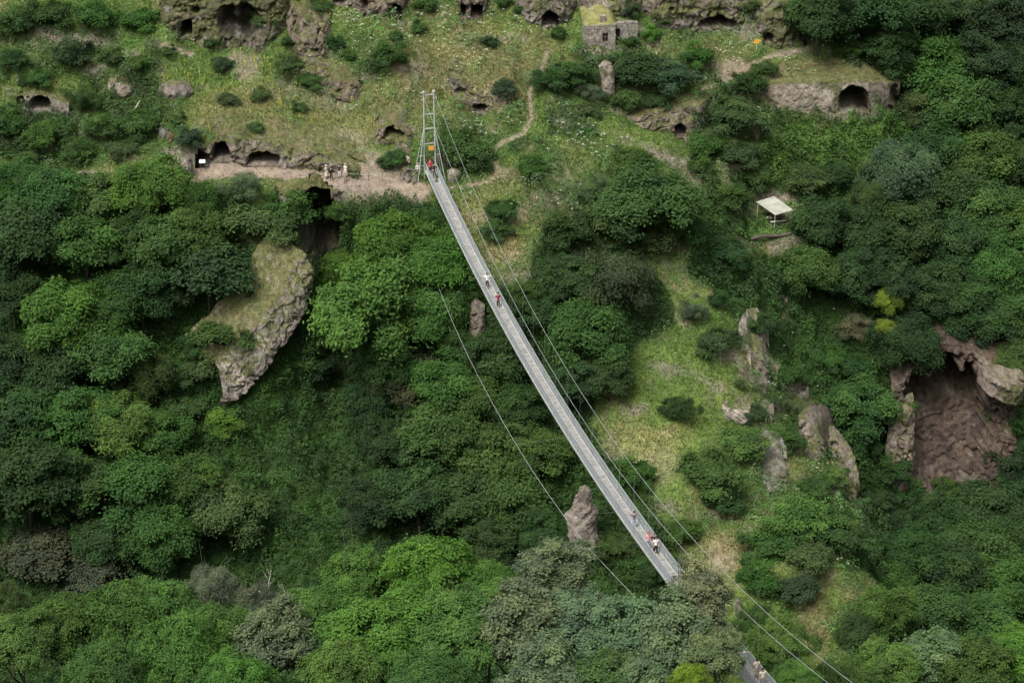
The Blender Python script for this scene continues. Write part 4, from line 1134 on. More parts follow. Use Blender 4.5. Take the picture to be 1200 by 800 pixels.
 (828,172,24,'bush','mid','bush below the pink rock bank'),
 (860,182,28,'bush','blue','bush mass under the bluish thicket'),
 (820,195,18,'bush','mid','low bush on the slope below the pink bank'),
 (990,58,21,'bush','mid','green bush on the grassy terrace over the large arched cave'),
 (1004,72,13,'shrub','dark','dark shrub at the front of the terrace bush'),
 (900,82,14,'bush','olive','flowering bush at the left of the grassy terrace'),
 (942,210,28,'bush','olive','bush above the tin roofed shelter'),
 (885,205,26,'bush','olive','bush left above the tin roofed shelter'),
 (855,232,24,'bush','mid','bush left of the shelter on the slope'),
 (980,205,26,'darkbush','dark','dark hollow bush between the vines and the grey willow'),
 (858,296,25,'bush','dark','dark upright bush left below the shelter'),
 (842,352,18,'bush','dark','small dark bush at the top of the ridge'),
 (886,380,25,'darkbush','dark','round dark bush beside the ridge crest'),
 (838,402,26,'bush','blue','rounded bush on the left side of the ridge crest'),
 (812,366,22,'greybush','grey','greyish bush near the top of the grassy ridge'),
 (797,480,24,'darkbush','dark','neat round bush alone in the bright grass of the ridge'),
 (830,556,38,'bush','mid','big bush in the middle of the ridge slope'),
 (850,585,26,'darkbush','dark','dark lower right half of the big ridge bush'),
 (870,520,30,'bush','fresh','fresh green bush above the big ridge bush'),
 (884,486,17,'bush','blue','small conical bush at the foot of the smooth pale rock'),
 (915,516,26,'bush','mid','bush on the right side of the ridge above the streaked boulder'),
 (938,480,24,'greybush','grey','grey green bush cluster right of the ridge crest'),
 (920,440,24,'bush','mid','bush among the white rock streaks'),
 (745,556,26,'bush','mid','bush right of the bridge near the rock needle'),
 (800,624,24,'bush','mid','bush under the two cables in the dry grass'),
 (720,640,22,'bush','olive','bush below the walkway left of the near walkers'),
 (770,672,26,'darkbush','dark','dark bush below the near end of the visible walkway'),
 (935,608,42,'bush','fresh','large fresh green bush on the lower ridge'),
 (985,630,40,'darkbush','dark','large dark bush at the right end of the lower ridge'),
 (905,640,34,'bush','mid','green bush at the left of the lower ridge group'),
 (950,655,32,'bush','olive','bush in front of the lower ridge group'),
 (938,690,28,'darkbush','blue','dark bluish bush hanging over the dry grass strip'),
 (890,682,30,'bush','mid','bush left of the bluish one over the dry grass strip'),
 (955,570,20,'bush','mid','green bush beneath the pitted boulder'),
 # ---- right forest; deep leaves at the top paint in the hill's shade
 (960,20,40,'broad','dark','dark tree at the top edge just right of the rounded bluff'),
 (1010,14,44,'broad','dark','wide dark tree at the top edge above the terrace bush'),
 (1062,22,46,'broad','dark','green tree at the top edge in the right forest'),
 (1118,12,44,'dense','dark','dark tree along the top edge right of centre in the right forest'),
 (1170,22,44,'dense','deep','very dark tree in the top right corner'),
 (1035,62,34,'dense','dark','dark tree in front of the top row, above the cliff end'),
 (1092,84,46,'broad','mid','tall green walnut right of the pale cliff'),
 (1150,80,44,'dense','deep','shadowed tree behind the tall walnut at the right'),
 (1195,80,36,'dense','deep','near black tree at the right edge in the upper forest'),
 (1120,130,50,'broad','mid','big sunlit walnut crown right of the arched cave cliff'),
 (1080,130,28,'broad','olive','green tree at the very end of the pale cliff'),
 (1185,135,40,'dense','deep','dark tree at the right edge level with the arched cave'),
 (1148,185,46,'broad','mid','green tree above the brown cliff at the right edge'),
 (1195,190,32,'dense','dark','dark tree by the brown cliff at the right edge'),
 (1100,180,36,'broad','dark','dark tree below the sunlit walnut'),
 (1055,205,46,'willow','grey','pale grey green willow in the middle of the right slope'),
 (1020,238,30,'willow','olive','smaller willowy tree left below the pale willow'),
 (1108,232,40,'broad','dark','dark leafy tree right of the pale willow'),
 (1160,250,44,'broad','mid','green tree below the brown cliff at the right'),
 (1198,265,36,'broad','mid','green tree at the right edge below the brown cliff'),
 (960,262,36,'broad','dark','dark tree right of the tin roofed shelter'),
 (1005,272,34,'broad','dark','dark green tree second right of the shelter'),
 (945,318,36,'broad','mid','green tree below the shelter on the right'),
 (1000,322,36,'dense','dark','dense tree in the middle of the right slope under the shelter'),
 (1060,275,42,'broad','dark','dark broad tree below the pale willow'),
 (1115,290,44,'dense','dark','dark dense tree in the heart of the right forest'),
 (1170,312,42,'broad','mid','green tree in the right forest near the edge, mid height'),
 (1045,332,36,'dense','deep','shaded tree left of the heart of the right forest'),
 (1090,345,42,'dense','dark','dark tree above the reddish alcove on the left'),
 (1142,345,38,'dense','dark','dark tree straight above the reddish alcove'),
 (1190,368,38,'broad','mid','green tree above the whitish rock band at the right edge'),
 (1042,352,18,'broad','lime','yellow green sapling crown standing out of the dark right slope',217.5,1.2),
 (1036,384,12,'broad','lime','yellow green sprig under the yellow green sapling',214.5,1),
 (1060,400,40,'willow','blue','drooping dark tree over the left side of the alcove'),
 (1000,384,22,'greybush','straw','drooping straw grey dead bush on the right slope'),
 (1000,430,26,'bush','dark','dark bush under the dead straw grey one'),
 (975,420,20,'bush','mid','green bush left of the dead straw grey one'),
 (1015,482,40,'dense','mid','leafy tree left of the reddish alcove'),
 (985,470,26,'bush','mid','bush on the gully side left of the alcove tree'),
 (1000,520,28,'darkbush','dark','dark bush under the alcove tree'),
 (1050,450,18,'greybush','olive','small hanging bush at the upper left lip of the alcove'),
 (1178,495,17,'bush','dark','dark bush clinging to the right wall of the alcove'),
 (1195,470,16,'bush','olive','olive bush at the right edge beside the whitish band'),
 (1046,552,22,'bush','dark','dark bush beside the pale buttress left of the alcove'),
 (1056,474,20,'bush','mid','leafy bush drooping over the upper left rim of the alcove'),
 (1122,368,34,'broad','dark','dark tree standing on the roof of the reddish alcove'),
 (1168,384,32,'broad','dark','dark tree right of the alcove roof'),
 (1200,420,32,'broad','mid','green tree above the whitish band at the right edge, low one'),
 (262,392,32,'bush','mid','ivy green bush hugging the left flank of the rock slab'),
 (238,432,28,'bush','olive','olive bush below the left flank of the rock slab'),
 (1190,492,30,'bush','dark','dark bush hanging on the right end of the alcove, upper one'),
 (1194,540,32,'bush','deep','deep green bush hanging on the right end of the alcove, lower one'),
 (1112,578,24,'darkbush','dark','dark bush growing on the alcove floor'),
 (866,450,11,'shrub','olive','tiny shrub between the pale face and the cracked rib of the ridge'),
 (902,466,14,'shrub','mid','small shrub at the right foot of the cracked rock rib'),
 (976,560,18,'bush','fresh','fresh bush between the pitted boulder and the steep flank edge'),
 (204,-2,16,'shrub','mid','shrub on the top left corner of the wide black hollow cliff'),
 (312,22,18,'bush','olive','bush at the right end of the wide black hollow cliff'),
 (250,50,13,'shrub','dark','dark shrub at the foot of the wide black hollow'),
 (500,6,16,'bush','mid','green bush on the top edge left of the square cave doorway'),
 (590,4,13,'shrub','mid','green shrub on the top edge right of the square cave doorway'),
 (775,24,12,'shrub','olive','shrub growing on the left part of the long brown rock band'),
 (918,14,18,'bush','olive','olive bush on top of the rounded grey bluff'),
 (880,8,14,'shrub','olive','olive shrub above the wide low cave mouth'),
 (395,250,20,'bush','mid','leafy bush at the right side of the black cleft under the path'),
 (1186,560,26,'bush','dark','dark bush at the lower right lip of the alcove'),
 (1180,452,24,'bush','mid','green bush spilling over the upper right lip of the alcove'),
 (1140,585,24,'bush','dark','bush climbing the foot wall of the alcove, right part'),
 (1085,588,18,'bush','olive','small olive bush on the alcove floor, left part'),
 (1195,520,24,'darkbush','dark','dark bush at the right edge beside the alcove'),
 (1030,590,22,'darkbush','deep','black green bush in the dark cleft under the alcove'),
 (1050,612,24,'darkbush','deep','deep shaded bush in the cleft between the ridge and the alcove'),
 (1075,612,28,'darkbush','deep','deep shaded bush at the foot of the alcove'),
 (1110,618,40,'feather','dark','dark feathery tree under the alcove'),
 (1160,606,42,'broad','dark','dark tree at the right under the alcove'),
 (1195,632,36,'broad','dark','dark tree at the right edge below the alcove'),
 (1150,650,42,'broad','mid','green tree in the lower right forest'),
 (1070,645,36,'broad','dark','dark tree right of the lower ridge, at its foot'),
 (1110,668,40,'broad','dark','dark broad tree in the middle of the lower right forest'),
 (1180,690,42,'broad','mid','green tree at the right edge, lower forest'),
 (1050,680,30,'bush','mid','bright bush right of the small grassy patch'),
 (1035,720,42,'dense','mid','dense round tree below the small grassy patch'),
 (1095,722,42,'broad','mid','green tree in the bottom right grove, middle'),
 (1150,735,44,'broad','mid','green tree in the bottom right grove, right part'),
 (1005,742,26,'dense','dark','dark tree where the right cables end'),
]
for t in T: plant(*t)

# ---- foreground grove on the near bank
FG = [
 (20,752,46,'fine','fresh','fresh green tree in the bottom left corner',134,1),
 (6,712,30,'willow','olive','grey yellow bush at the bottom left edge',138,1),
 (75,735,48,'fine','mid','green foreground tree left of the bottom left grove centre',138,1),
 (135,722,44,'feather','fresh','bright feathery foreground tree at bottom left',139,1),
 (190,712,42,'fine','fresh','light green foreground tree at bottom left, top row',141,1),
 (248,690,30,'willow','silver','pale silvery willow poking out of the bottom left grove',145,1),
 (200,768,50,'feather','fresh','bright feathery foreground tree along the bottom edge at left',130,1),
 (255,740,40,'feather','bright','bright leafy foreground tree below the silvery willow',136,1),
 (302,708,28,'willow','straw','half dead grey tree with bare twigs in the bottom left grove',143,1.15),
 (322,752,44,'poplar','grey','grey leafed poplar at the bottom edge, left of centre',134,1),
 (362,720,40,'fine','fresh','light green foreground tree right of the half dead one',139,1),
 (120,795,46,'fine','mid','green crown cut by the bottom edge at left',126,1),
 (275,800,46,'fine','bright','bright crown cut by the bottom edge under the grey poplar',126,1),
 (420,680,46,'fine','bright','bright green foreground crown, left of the big pair',141,1),
 (500,676,58,'fine','bright','tallest bright green crown of the foreground grove',140,1),
 (445,742,58,'fine','bright','big bright green foreground crown at the bottom centre left',133,1),
 (540,735,56,'fine','fresh','big light green foreground crown at bottom centre',133,1),
 (395,790,46,'fine','fresh','light crown cut by the bottom edge at centre left',126,1),
 (500,805,50,'fine','mid','green crown cut by the bottom edge at centre',124,1),
 (572,690,34,'fine','bright','bright crown at the right shoulder of the foreground grove',139,1),
 (648,672,42,'poplar','grey','grey green poplar right of the bright grove, below the needle',140,.9),
 (610,745,54,'poplar','grey','wide grey green poplar at the bottom, right of the bright grove',132,.9),
 (680,735,52,'poplar','grey','grey green poplar in front of the guy cable end',133,.9),
 (640,800,48,'poplar','grey','grey green poplar cut by the bottom edge, centre right',125,.9),
 (738,748,50,'poplar','grey','grey green poplar below the near walkway, left one',130,.9),
 (720,800,44,'poplar','olive','olive poplar cut by the bottom edge below the walkway',124,.9),
 (820,698,34,'poplar','silver','tall silvery poplar hiding a stretch of the walkway',122,1.15),
 (800,752,50,'poplar','grey','broad poplar under the tall silvery one',120,1),
 (838,768,33,'poplar','grey','poplar crown directly left of the lowest walkers',117,1),
 (770,800,40,'poplar','grey','poplar crown cut by the bottom edge under the walkway',118,1),
 (808,798,20,'fine','lime','lime green treetop at the bottom edge, left of the lowest walkers',112,1.5),
 (912,758,36,'fine','bright','fresh green tree right of the lowest walkers under the cables',131,1),
 (888,728,24,'fine','mid','green treetop between the silvery poplar and the cables',134,1),
 (930,800,30,'fine','bright','bright crown cut by the bottom edge right of the walkway',127,1),
 (985,800,34,'fine','mid','green crown cut by the bottom edge at the cable ends',136,1),
 (1040,785,42,'fine','fresh','light green crown cut by the bottom edge at right',140,1),
 (1095,778,46,'poplar','grey','grey green crown at the bottom edge of the right grove',142,.8),
 (1150,790,48,'fine','mid','green crown cut by the bottom edge near the right corner',140,1),
 (1198,770,42,'fine','bright','bright crown in the bottom right corner',142,1),
]
for cx, cy, r, kind, clr, lab, Y, asp in FG: plant(cx, cy, r, kind, clr, lab, Y=Y, asp=asp)
build_cover()
# ------------------------------------------------------------------ suspension footbridge
def BX(Y): return 52.44 - .2805 * Y
def BZ(Y): return CAMZ - 94.8 + .00175 * (Y - 170.0) ** 2
def CZ(Y): return CAMZ - 90.1 + .00292 * (Y - 164.5) ** 2
BT = Vector((-.2805, 1, 0)).normalized()            # along, towards the far tower
BL = Vector((1, .2805, 0)).normalized()             # across, towards the right of the picture
Y0B, Y1B = 97.0, 222.0
HW = .60                                            # half width of the deck
def bpt(Y, lat=0.0, h=0.0):
    return Vector((BX(Y), Y, BZ(Y) + h)) + BL * lat

def build_bridge():
    root = empty('suspension_bridge', bpt(222, 0, 0))
    tag(root, 'long narrow steel suspension footbridge with mesh railings crossing the gorge', 'bridge')
    off = -Vector(root.location)
    ys = np.linspace(Y0B, Y1B, 105)
    def ribbon(name, mat, lat0, lat1, h0, h1, par=root):
        mb = MB(); V = []
        for y in ys:
            for la, h in ((lat0, h0), (lat1, h0), (lat1, h1), (lat0, h1)):
                V.append(bpt(y, la, h) + off)
        Fc = []
        for i in range(len(ys) - 1):
            for k in range(4):
                a, b = i * 4 + k, i * 4 + (k + 1) % 4
                Fc.append((a, a + 4, b + 4, b))
        Fc += [(0, 1, 2, 3), tuple(len(V) - 4 + k for k in (3, 2, 1, 0))]
        mb.add(V, Fc)
        return mb.build(name, mat, par)
    dk = ribbon('deck', M['deck'], -.50, .50, -.05, 0.0)
    # shadow between the long deck boards, painted as a dark strip
    ribbon('board_shade', M['gapshade'], -.20, -.12, .003, .012, dk)
    ribbon('edge_beam', M['edge'], -.62, -.50, -.16, .05)
    ribbon('edge_beam', M['edge'], .52, .62, -.16, .06)
    for k, y in enumerate(np.arange(Y0B + 1, Y1B - .5, 1.92)):
        mb = MB(); mb.beam(bpt(y, -.53, .01) + off, bpt(y, .53, .01) + off, .085, .06)
        mb.build('cross_beam', M['white_steel'], root)
    H = 1.12
    for sgn in (-1, 1):
        mb = MB(); mb.tube([bpt(y, sgn * .60, H) + off for y in ys], .030, 6); rl = mb.build('railing', M['steel'], root)
        for y in np.arange(Y0B + 1, Y1B, 2.6):
            mb = MB(); mb.beam(bpt(y, sgn * .57, -.05) + off, bpt(y, sgn * .60, H) + off, .045, .045)
            mb.build('rail_post', M['steel'], rl)
        mb = MB(); mb.tube([bpt(y, sgn * .59, H * .5) + off for y in ys], .012, 4); mb.build('mid_cable', M['steel'], rl)
        # woven wire infill
        V = []; Fc = []
        step = .072; dy = H / math.sqrt(1 + .2805 ** 2)
        for fam in (1, -1):
            for y in np.arange(Y0B + dy + .2, Y1B - dy - .2, step):
                p = bpt(y, sgn * .585, .03) + off; q = bpt(y + fam * dy, sgn * .60, H - .02) + off
                a = BT * .012; b = BL * .008
                n = len(V)
                V += [p - a, p + a, p + b * fam, q - a, q + a, q + b * fam]
                Fc += [(n, n+1, n+4, n+3), (n+1, n+2, n+5, n+4), (n+2, n, n+3, n+5)]
        mb = MB(); mb.add(V, Fc); mb.build('wire_mesh', M['wire'], rl)
    # main cables and hangers
    for sgn in (-1, 1):
        cy = np.linspace(Y0B, Y1B, 70)
        mb = MB(); mb.tube([Vector((BX(y), y, CZ(y))) + BL * sgn * .72 + off for y in cy], .020, 6)
        mb.build('main_cable', M['cable'], root, True)
        for y in np.arange(Y0B + 3.9, Y1B - 2, 3.84):
            mb = MB(); mb.tube([Vector((BX(y), y, CZ(y))) + BL * sgn * .72 + off, bpt(y, sgn * .62, 0) + off], .005, 4, False)
            mb.build('hanger', M['cable'], root)
    # wind guy on the left with its ties
    gp = [hit(499, 268), ray_pt(506, 308, 211.5), ray_pt(520, 352, 201), ray_pt(556, 432, 182), ray_pt(613, 534, 163), ray_pt(676, 624, 147), ray_pt(740, 695, 134), ray_pt(800, 756, 122)]
    gp = [Vector(p) for p in gp]
    sm = []
    for i in range(len(gp) - 1):
        a, b, c, d = gp[max(i - 1, 0)], gp[i], gp[i + 1], gp[min(i + 2, len(gp) - 1)]
        for t in np.linspace(0, 1, 8, endpoint=False):
            sm.append(.5 * ((2 * b) + (c - a) * t + (2 * a - 5 * b + 4 * c - d) * t * t + (3 * b - a - 3 * c + d) * t ** 3) + off)
    sm.append(gp[-1] + off)
    mb = MB(); mb.tube(sm, .024, 6); g = mb.build('guy_cable', M['cable'], root, True)
    for i in range(10, 44, 7):
        p = sm[i] - off
        mb = MB(); mb.tube([sm[i], bpt(p.y + 1.0, -.62, -.1) + off], .004, 4, False); mb.build('guy_tie', M['cable'], g)
    # towers
    for Y, far in ((222.0, True), (97.0, False)):
        d = bpt(Y, 0, 0)
        tw = None
        top = CZ(Y) - BZ(Y) + .15
        posts = MB()
        mbs = []
        for sgn in (-1, 1):
            foot = bpt(Y, sgn * .70, 0); gz = float(ground(foot.x, foot.y)); foot.z = gz - .6
            mb = MB(); mb.beam(foot + off, bpt(Y, sgn * .60, top) + off, .14, .14)
            mb.box((-.14, -.14, 0), (.14, .14, .22), Matrix.Translation(bpt(Y, sgn * .62, top) + off))
            mbs.append(mb)
        tw = mbs[0].build('tower', M['white_steel'], root)
        mbs[1].build('post', M['white_steel'], tw)
        for h in (top - .25, 7.1, 5.3, 3.4):
            if h > top: continue
            mb = MB(); mb.beam(bpt(Y, -.6, h) + off, bpt(Y, .6, h) + off, .09, .09); mb.build('cross_bar', M['white_steel'], tw)
        for sgn in (-1, 1):
            mb = MB()
            for back, hh in ((1.3, 5.4), (-.9, 5.4)):
                e = bpt(Y, sgn * 1.75, 0) + BT * back
                e.z = float(ground(e.x, e.y)) - .3
                mb.beam(e + off, bpt(Y, sgn * .64, hh) + off, .075, .075)
            mb.beam(bpt(Y, sgn * .66, 1.9) + off, bpt(Y, sgn * 1.35, 1.9) + off, .07, .07)
            mb.build('side_strut', M['white_steel'], tw)
        if far:
            for sgn in (-1, 1):
                e = bpt(Y, sgn * .9, 0) + BT * 9; e.z = float(ground(e.x, e.y)) - .2
                mb = MB(); mb.tube([bpt(Y, sgn * .62, top + .1) + off, e + off], .03, 6); mb.build('back_stay', M['cable'], tw)
    return root
M['edge'] = plain_mat('pale_edge_steel', (.44, .44, .42), .5, 0, .12, 2)
M['gapshade'] = plain_mat('gap_shade', (.075, .07, .065), .9, 0, .3, 3)  # dark colour for the painted shadow between boards
build_bridge()

# orange notice hung between the tower posts
def tower_sign():
    c = bpt(222, .18, 2.85) - BT * .14
    root = empty('notice_board', c)
    tag(root, 'small orange notice hanging between the posts of the bridge tower', 'sign')
    mb = MB(); R_ = Matrix.Rotation(math.atan2(BL.y, BL.x), 4, 'Z')
    mb.box((-.32, -.015, -.30), (.32, .015, .30), R_); mb.build('board', M['orange'], root)
    mb = MB()
    for s in (-.28, .28): mb.tube([R_ @ Vector((s, 0, .3)), R_ @ Vector((s, .1, .62))], .012, 5)
    mb.build('hanger', M['steel'], root)
tower_sign()

# ------------------------------------------------------------------ stone house with a turf roof
def stone_house():
    Y = hit(702, 58)[1] + .3
    base = ray_pt(702.5, 57, Y)
    mp = slant(base) / F
    W = 37 * mp; ca = math.cos(PITCH + math.atan((57 - 400) / F)); Hh = 27 * mp / ca; D = 5.6; th = .5
    root = empty('stone_house', base, math.radians(4)); tag(root, 'small ruined stone house with a grassy turf roof and one barred window', 'house')
    rng = np.random.default_rng(5)
    def slab(lo, hi, mb):
        """roughly laid masonry: a subdivided box with uneven faces"""
        n = [max(2, int((hi[i] - lo[i]) / .3) + 1) for i in range(3)]
        bm = bmesh.new(); seen = {}
        def vt(i, j, k):
            q = (i, j, k)
            if q not in seen:
                p = np.array([lo[a] + (hi[a] - lo[a]) * q[a] / (n[a] - 1) for a in range(3)])
                seen[q] = len(mb.v); mb.v.append(tuple(p + fbm(p * 1.7 + 3, 2, 61 + int(lo[0] * 7) % 9) * .10))
            return seen[q]
        for a in range(3):
            b, c = (a + 1) % 3, (a + 2) % 3
            for side in (0, n[a] - 1):
                for i in range(n[b] - 1):
                    for j in range(n[c] - 1):
                        def f(u, v):
                            q = [0, 0, 0]; q[a] = side; q[b] = u; q[c] = v
                            return vt(*q)
                        qd = (f(i, j), f(i + 1, j), f(i + 1, j + 1), f(i, j + 1))
                        mb.f.append(qd if side else qd[::-1])
        bm.free()
    # window hole in the front wall
    wx = (709 - 702.5) * mp; wz = (57 - 44.5) * mp / ca; ww, wh = .36, .58
    mb = MB()
    slab((-W / 2, 0, -.8), (wx - ww, th, Hh), mb); slab((wx + ww, 0, -.8), (W / 2, th, Hh), mb)
    slab((wx - ww, .02, -.8), (wx + ww, th - .02, wz - wh), mb); slab((wx - ww, .02, wz + wh), (wx + ww, th - .02, Hh), mb)
    wl = mb.build('wall', M['stone'], root)
    mb = MB(); mb.box((wx - ww + .02, .30, wz - wh), (wx + ww - .02, .34, wz + wh)); mb.build('pane', M['dark'], None).parent = root  # dark sheet painted as the shade behind the window
    fr = MB()
    for a, b in (((wx - ww, .14, wz - wh), (wx - ww, .14, wz + wh)), ((wx + ww, .14, wz - wh), (wx + ww, .14, wz + wh)), ((wx, .14, wz - wh), (wx, .14, wz + wh)),
                 ((wx - ww, .14, wz - wh), (wx + ww, .14, wz - wh)), ((wx - ww, .14, wz + wh), (wx + ww, .14, wz + wh)), ((wx - ww, .14, wz + .05), (wx + ww, .14, wz + .05))):
        fr.beam(a, b, .08, .06)
    fr.build('window_frame', M['wood'], root)
    mb = MB(); slab((-W / 2, th, -.8), (-W / 2 + th, D, Hh * 1.02), mb); mb.build('wall', M['stone'], root)
    mb = MB(); slab((W / 2 - th, th, -.8), (W / 2, D, Hh), mb); mb.build('wall', M['stone'], root)
    mb = MB(); slab((-W / 2 + th, D - th, -.8), (W / 2 - th, D, Hh), mb); mb.build('wall', M['stone'], root)
    # domed turf roof
    n = 26; V = []
    for i in range(n):
        for j in range(n):
            u, v = i / (n - 1), j / (n - 1)
            x = -W / 2 - .05 + (W + .10) * u; y = -.02 + (D + .3) * v
            e = min(u, 1 - u, v, 1 - v)
            z = Hh - .12 + .34 * min(1, e * 9) + .5 * math.sin(math.pi * u) * math.sin(math.pi * min(v, .62)) + v * .7
            z += float(fbm(np.array((x * .9, y * .9, 3.0)), 3, 5)) * .22
            V.append((x, y, z))
    idx = np.arange(n * n).reshape(n, n)
    q = np.stack([idx[:-1, :-1], idx[1:, :-1], idx[1:, 1:], idx[:-1, 1:]], -1).reshape(-1, 4)
    me = new_mesh('roof', V, quads=q, smooth=True)
    Va = np.array(V); m = np.clip(.5 + fbm(Va * 1.3, 3, 8), 0, 1)[:, None]
    set_col(me, np.array((.17, .175, .05)) * m + np.array((.25, .235, .11)) * (1 - m))
    rf = link('roof', me, M['ground'], root)
    mb = MB(); slab((.05, .35, Hh), (.75, .95, Hh + 1.05), mb); mb.build('chimney', M['stone'], rf)
    # lean-to wall running right, with the doorway
    mb = MB()
    x0 = W / 2 + .02; dx0, dx1 = x0 + .02, x0 + .72; H2 = Hh * .92
    slab((dx1, 1.6, -.4), (dx1 + 2.3, 2.2, H2), mb); slab((dx0 - .02, 1.62, H2 - .75), (dx1 + .02, 2.18, H2), mb)
    dw = mb.build('wall', M['stone'], root)
    mb = MB(); mb.box((dx0, 2.0, -.4), (dx1, 2.06, H2 - .75)); mb.build('doorway', M['dark'], dw)  # dark sheet painted as the shade inside the doorway
    # upper wall behind with a small square window
    mb = MB(); xw = (719 - 702.5) * mp; z2 = Hh + .9
    slab((xw - 1.5, D + .7, 0), (xw - .4, D + 1.3, z2 + 2.3), mb); slab((xw + .4, D + .7, 0), (xw + 1.4, D + 1.3, z2 + 2.0), mb)
    slab((xw - .4, D + .72, 0), (xw + .4, D + 1.28, z2 + .35), mb); slab((xw - .4, D + .72, z2 + 1.25), (xw + .4, D + 1.28, z2 + 2.1), mb)
    rw = mb.build('wall', M['stone'], root)
    mb = MB(); mb.box((xw - .4, D + 1.1, z2 + .3), (xw + .4, D + 1.14, z2 + 1.3)); mb.build('window', M['dark'], rw)  # dark sheet painted as the shade in the window hole
stone_house()

# ------------------------------------------------------------------ tin-roofed shelter with a picnic table
def shelter():
    G = hit(908, 267); Y = G[1]
    root = empty('shelter', G); tag(root, 'open picnic shelter with a pale tin roof on thin posts', 'shelter')
    zr = float(ray_pt(908, 252, Y)[2]) + .05
    def onplane(px, py, z):
        k = float(slope_at(py)); y = (CAMZ - z) / k
        return Vector(ray_pt(px, py, y)) - Vector(G)
    c = [onplane(886, 237, zr + .25), onplane(907, 230.5, zr + .5), onplane(929.5, 246.5, zr + .25), onplane(908.5, 252.5, zr)]
    mb = MB(); up = Vector((0, 0, .07))
    mb.add([p for p in c] + [p + up for p in c], [(3,2,1,0),(4,5,6,7),(0,1,5,4),(1,2,6,5),(2,3,7,6),(3,0,4,7)])
    n = 9
    for i in range(1, n):      # standing seams
        a = c[0].lerp(c[1], i / n) + up; b = c[3].lerp(c[2], i / n) + up
        mb.beam(a + Vector((0, 0, .01)), b + Vector((0, 0, .01)), .03, .03)
    mb.build('roof', M['tin'], root)
    cen = (c[0] + c[1] + c[2] + c[3]) / 4
    for p in c:
        q = p.lerp(cen, .10)
        g = float(ground(q.x + G[0], q.y + G[1])) - G[2]
        mb = MB(); mb.tube([(q.x, q.y, g - .3), (q.x, q.y, p.z + .02)], .05, 6); mb.build('post', M['palewood'], root)
    mb = MB()
    for a, b in ((0, 3), (1, 2)):
        mb.beam(c[a].lerp(cen, .1) - up, c[b].lerp(cen, .1) - up, .08, .12)
    mb.build('rafter', M['wood'], root)
    # dark plank back wall on the hill side
    a, b = c[0].lerp(cen, .08), c[1].lerp(cen, .08)
    tb = Vector((cen.x, cen.y, 0)) + Vector((.2, -.4, 0))
    gz = float(ground(tb.x + G[0], tb.y + G[1]))
    t = empty('picnic_table', (tb.x + G[0], tb.y + G[1], gz), math.radians(14)); tag(t, 'wooden picnic table with benches under the tin roof', 'table')
    mb = MB(); mb.box((-.95, -.38, .70), (.95, .38, .76)); mb.build('tabletop', M['wood'], t)
    for s in (-1, 1):
        mb = MB(); mb.box((-.95, s * .72 - .15, .42), (.95, s * .72 + .15, .47)); mb.build('bench', M['palewood'], t)
        mb = MB(); mb.beam((s * .7, -.75, -.1), (s * .7, .1, .7), .07, .09); mb.beam((s * .7, .75, -.1), (s * .7, -.1, .7), .07, .09); mb.beam((s * .7, -.8, .40), (s * .7, .8, .40), .06, .08); mb.build('leg', M['wood'], t)
shelter()

# ------------------------------------------------------------------ small signs, pole, rope rail
def info_board():
    G = hit(237, 203)
    c = ray_pt(237, 189, G[1] + .2)
    r = empty('information_board', (c[0], G[1] + .2, G[2])); tag(r, 'white information panel on posts beside the path caves', 'sign')
    h = c[2] - G[2]
    mb = MB()
    for s in (-.25, .25): mb.beam((s, 0, -.3), (s, 0, h), .05, .05)
    mb.build('post', M['wood'], r)
    mb = MB(); mb.box((-.36, -.02, -.24), (.36, .02, .24), Matrix.Translation((0, -.05, h)) @ Matrix.Rotation(math.radians(-50), 4, 'X')); mb.build('panel', M['signwhite'], r)
info_board()

def arrow_sign():
    G = hit(886, 62); c = ray_pt(887, 48.5, G[1]); h = c[2] - G[2]
    r = empty('arrow_sign', G); tag(r, 'yellow orange pointing arrow signs on a thin post under the rock bluff', 'sign')
    mb = MB(); mb.tube([(0, 0, -.3), (0, 0, h + .35)], .03, 6); mb.build('post', M['palewood'], r)
    for dz, dr, ln in ((.12, 1, .62), (-.16, -1, .55)):
        mb = MB()
        pr = [(-.3, -.12), (ln * .6, -.12), (ln, 0), (ln * .6, .12), (-.3, .12)]
        V = [(x * dr, y, z + h + dz) for y in (-.05, -.03) for x, z in pr]
        mb.add(V, [(0,1,2,3,4), (9,8,7,6,5)] + [(i, (i+1) % 5 + 0, (i+1) % 5 + 5, i + 5)[::-1] for i in range(5)])
        mb.build('arrow_board', M['orange'], r)
arrow_sign()

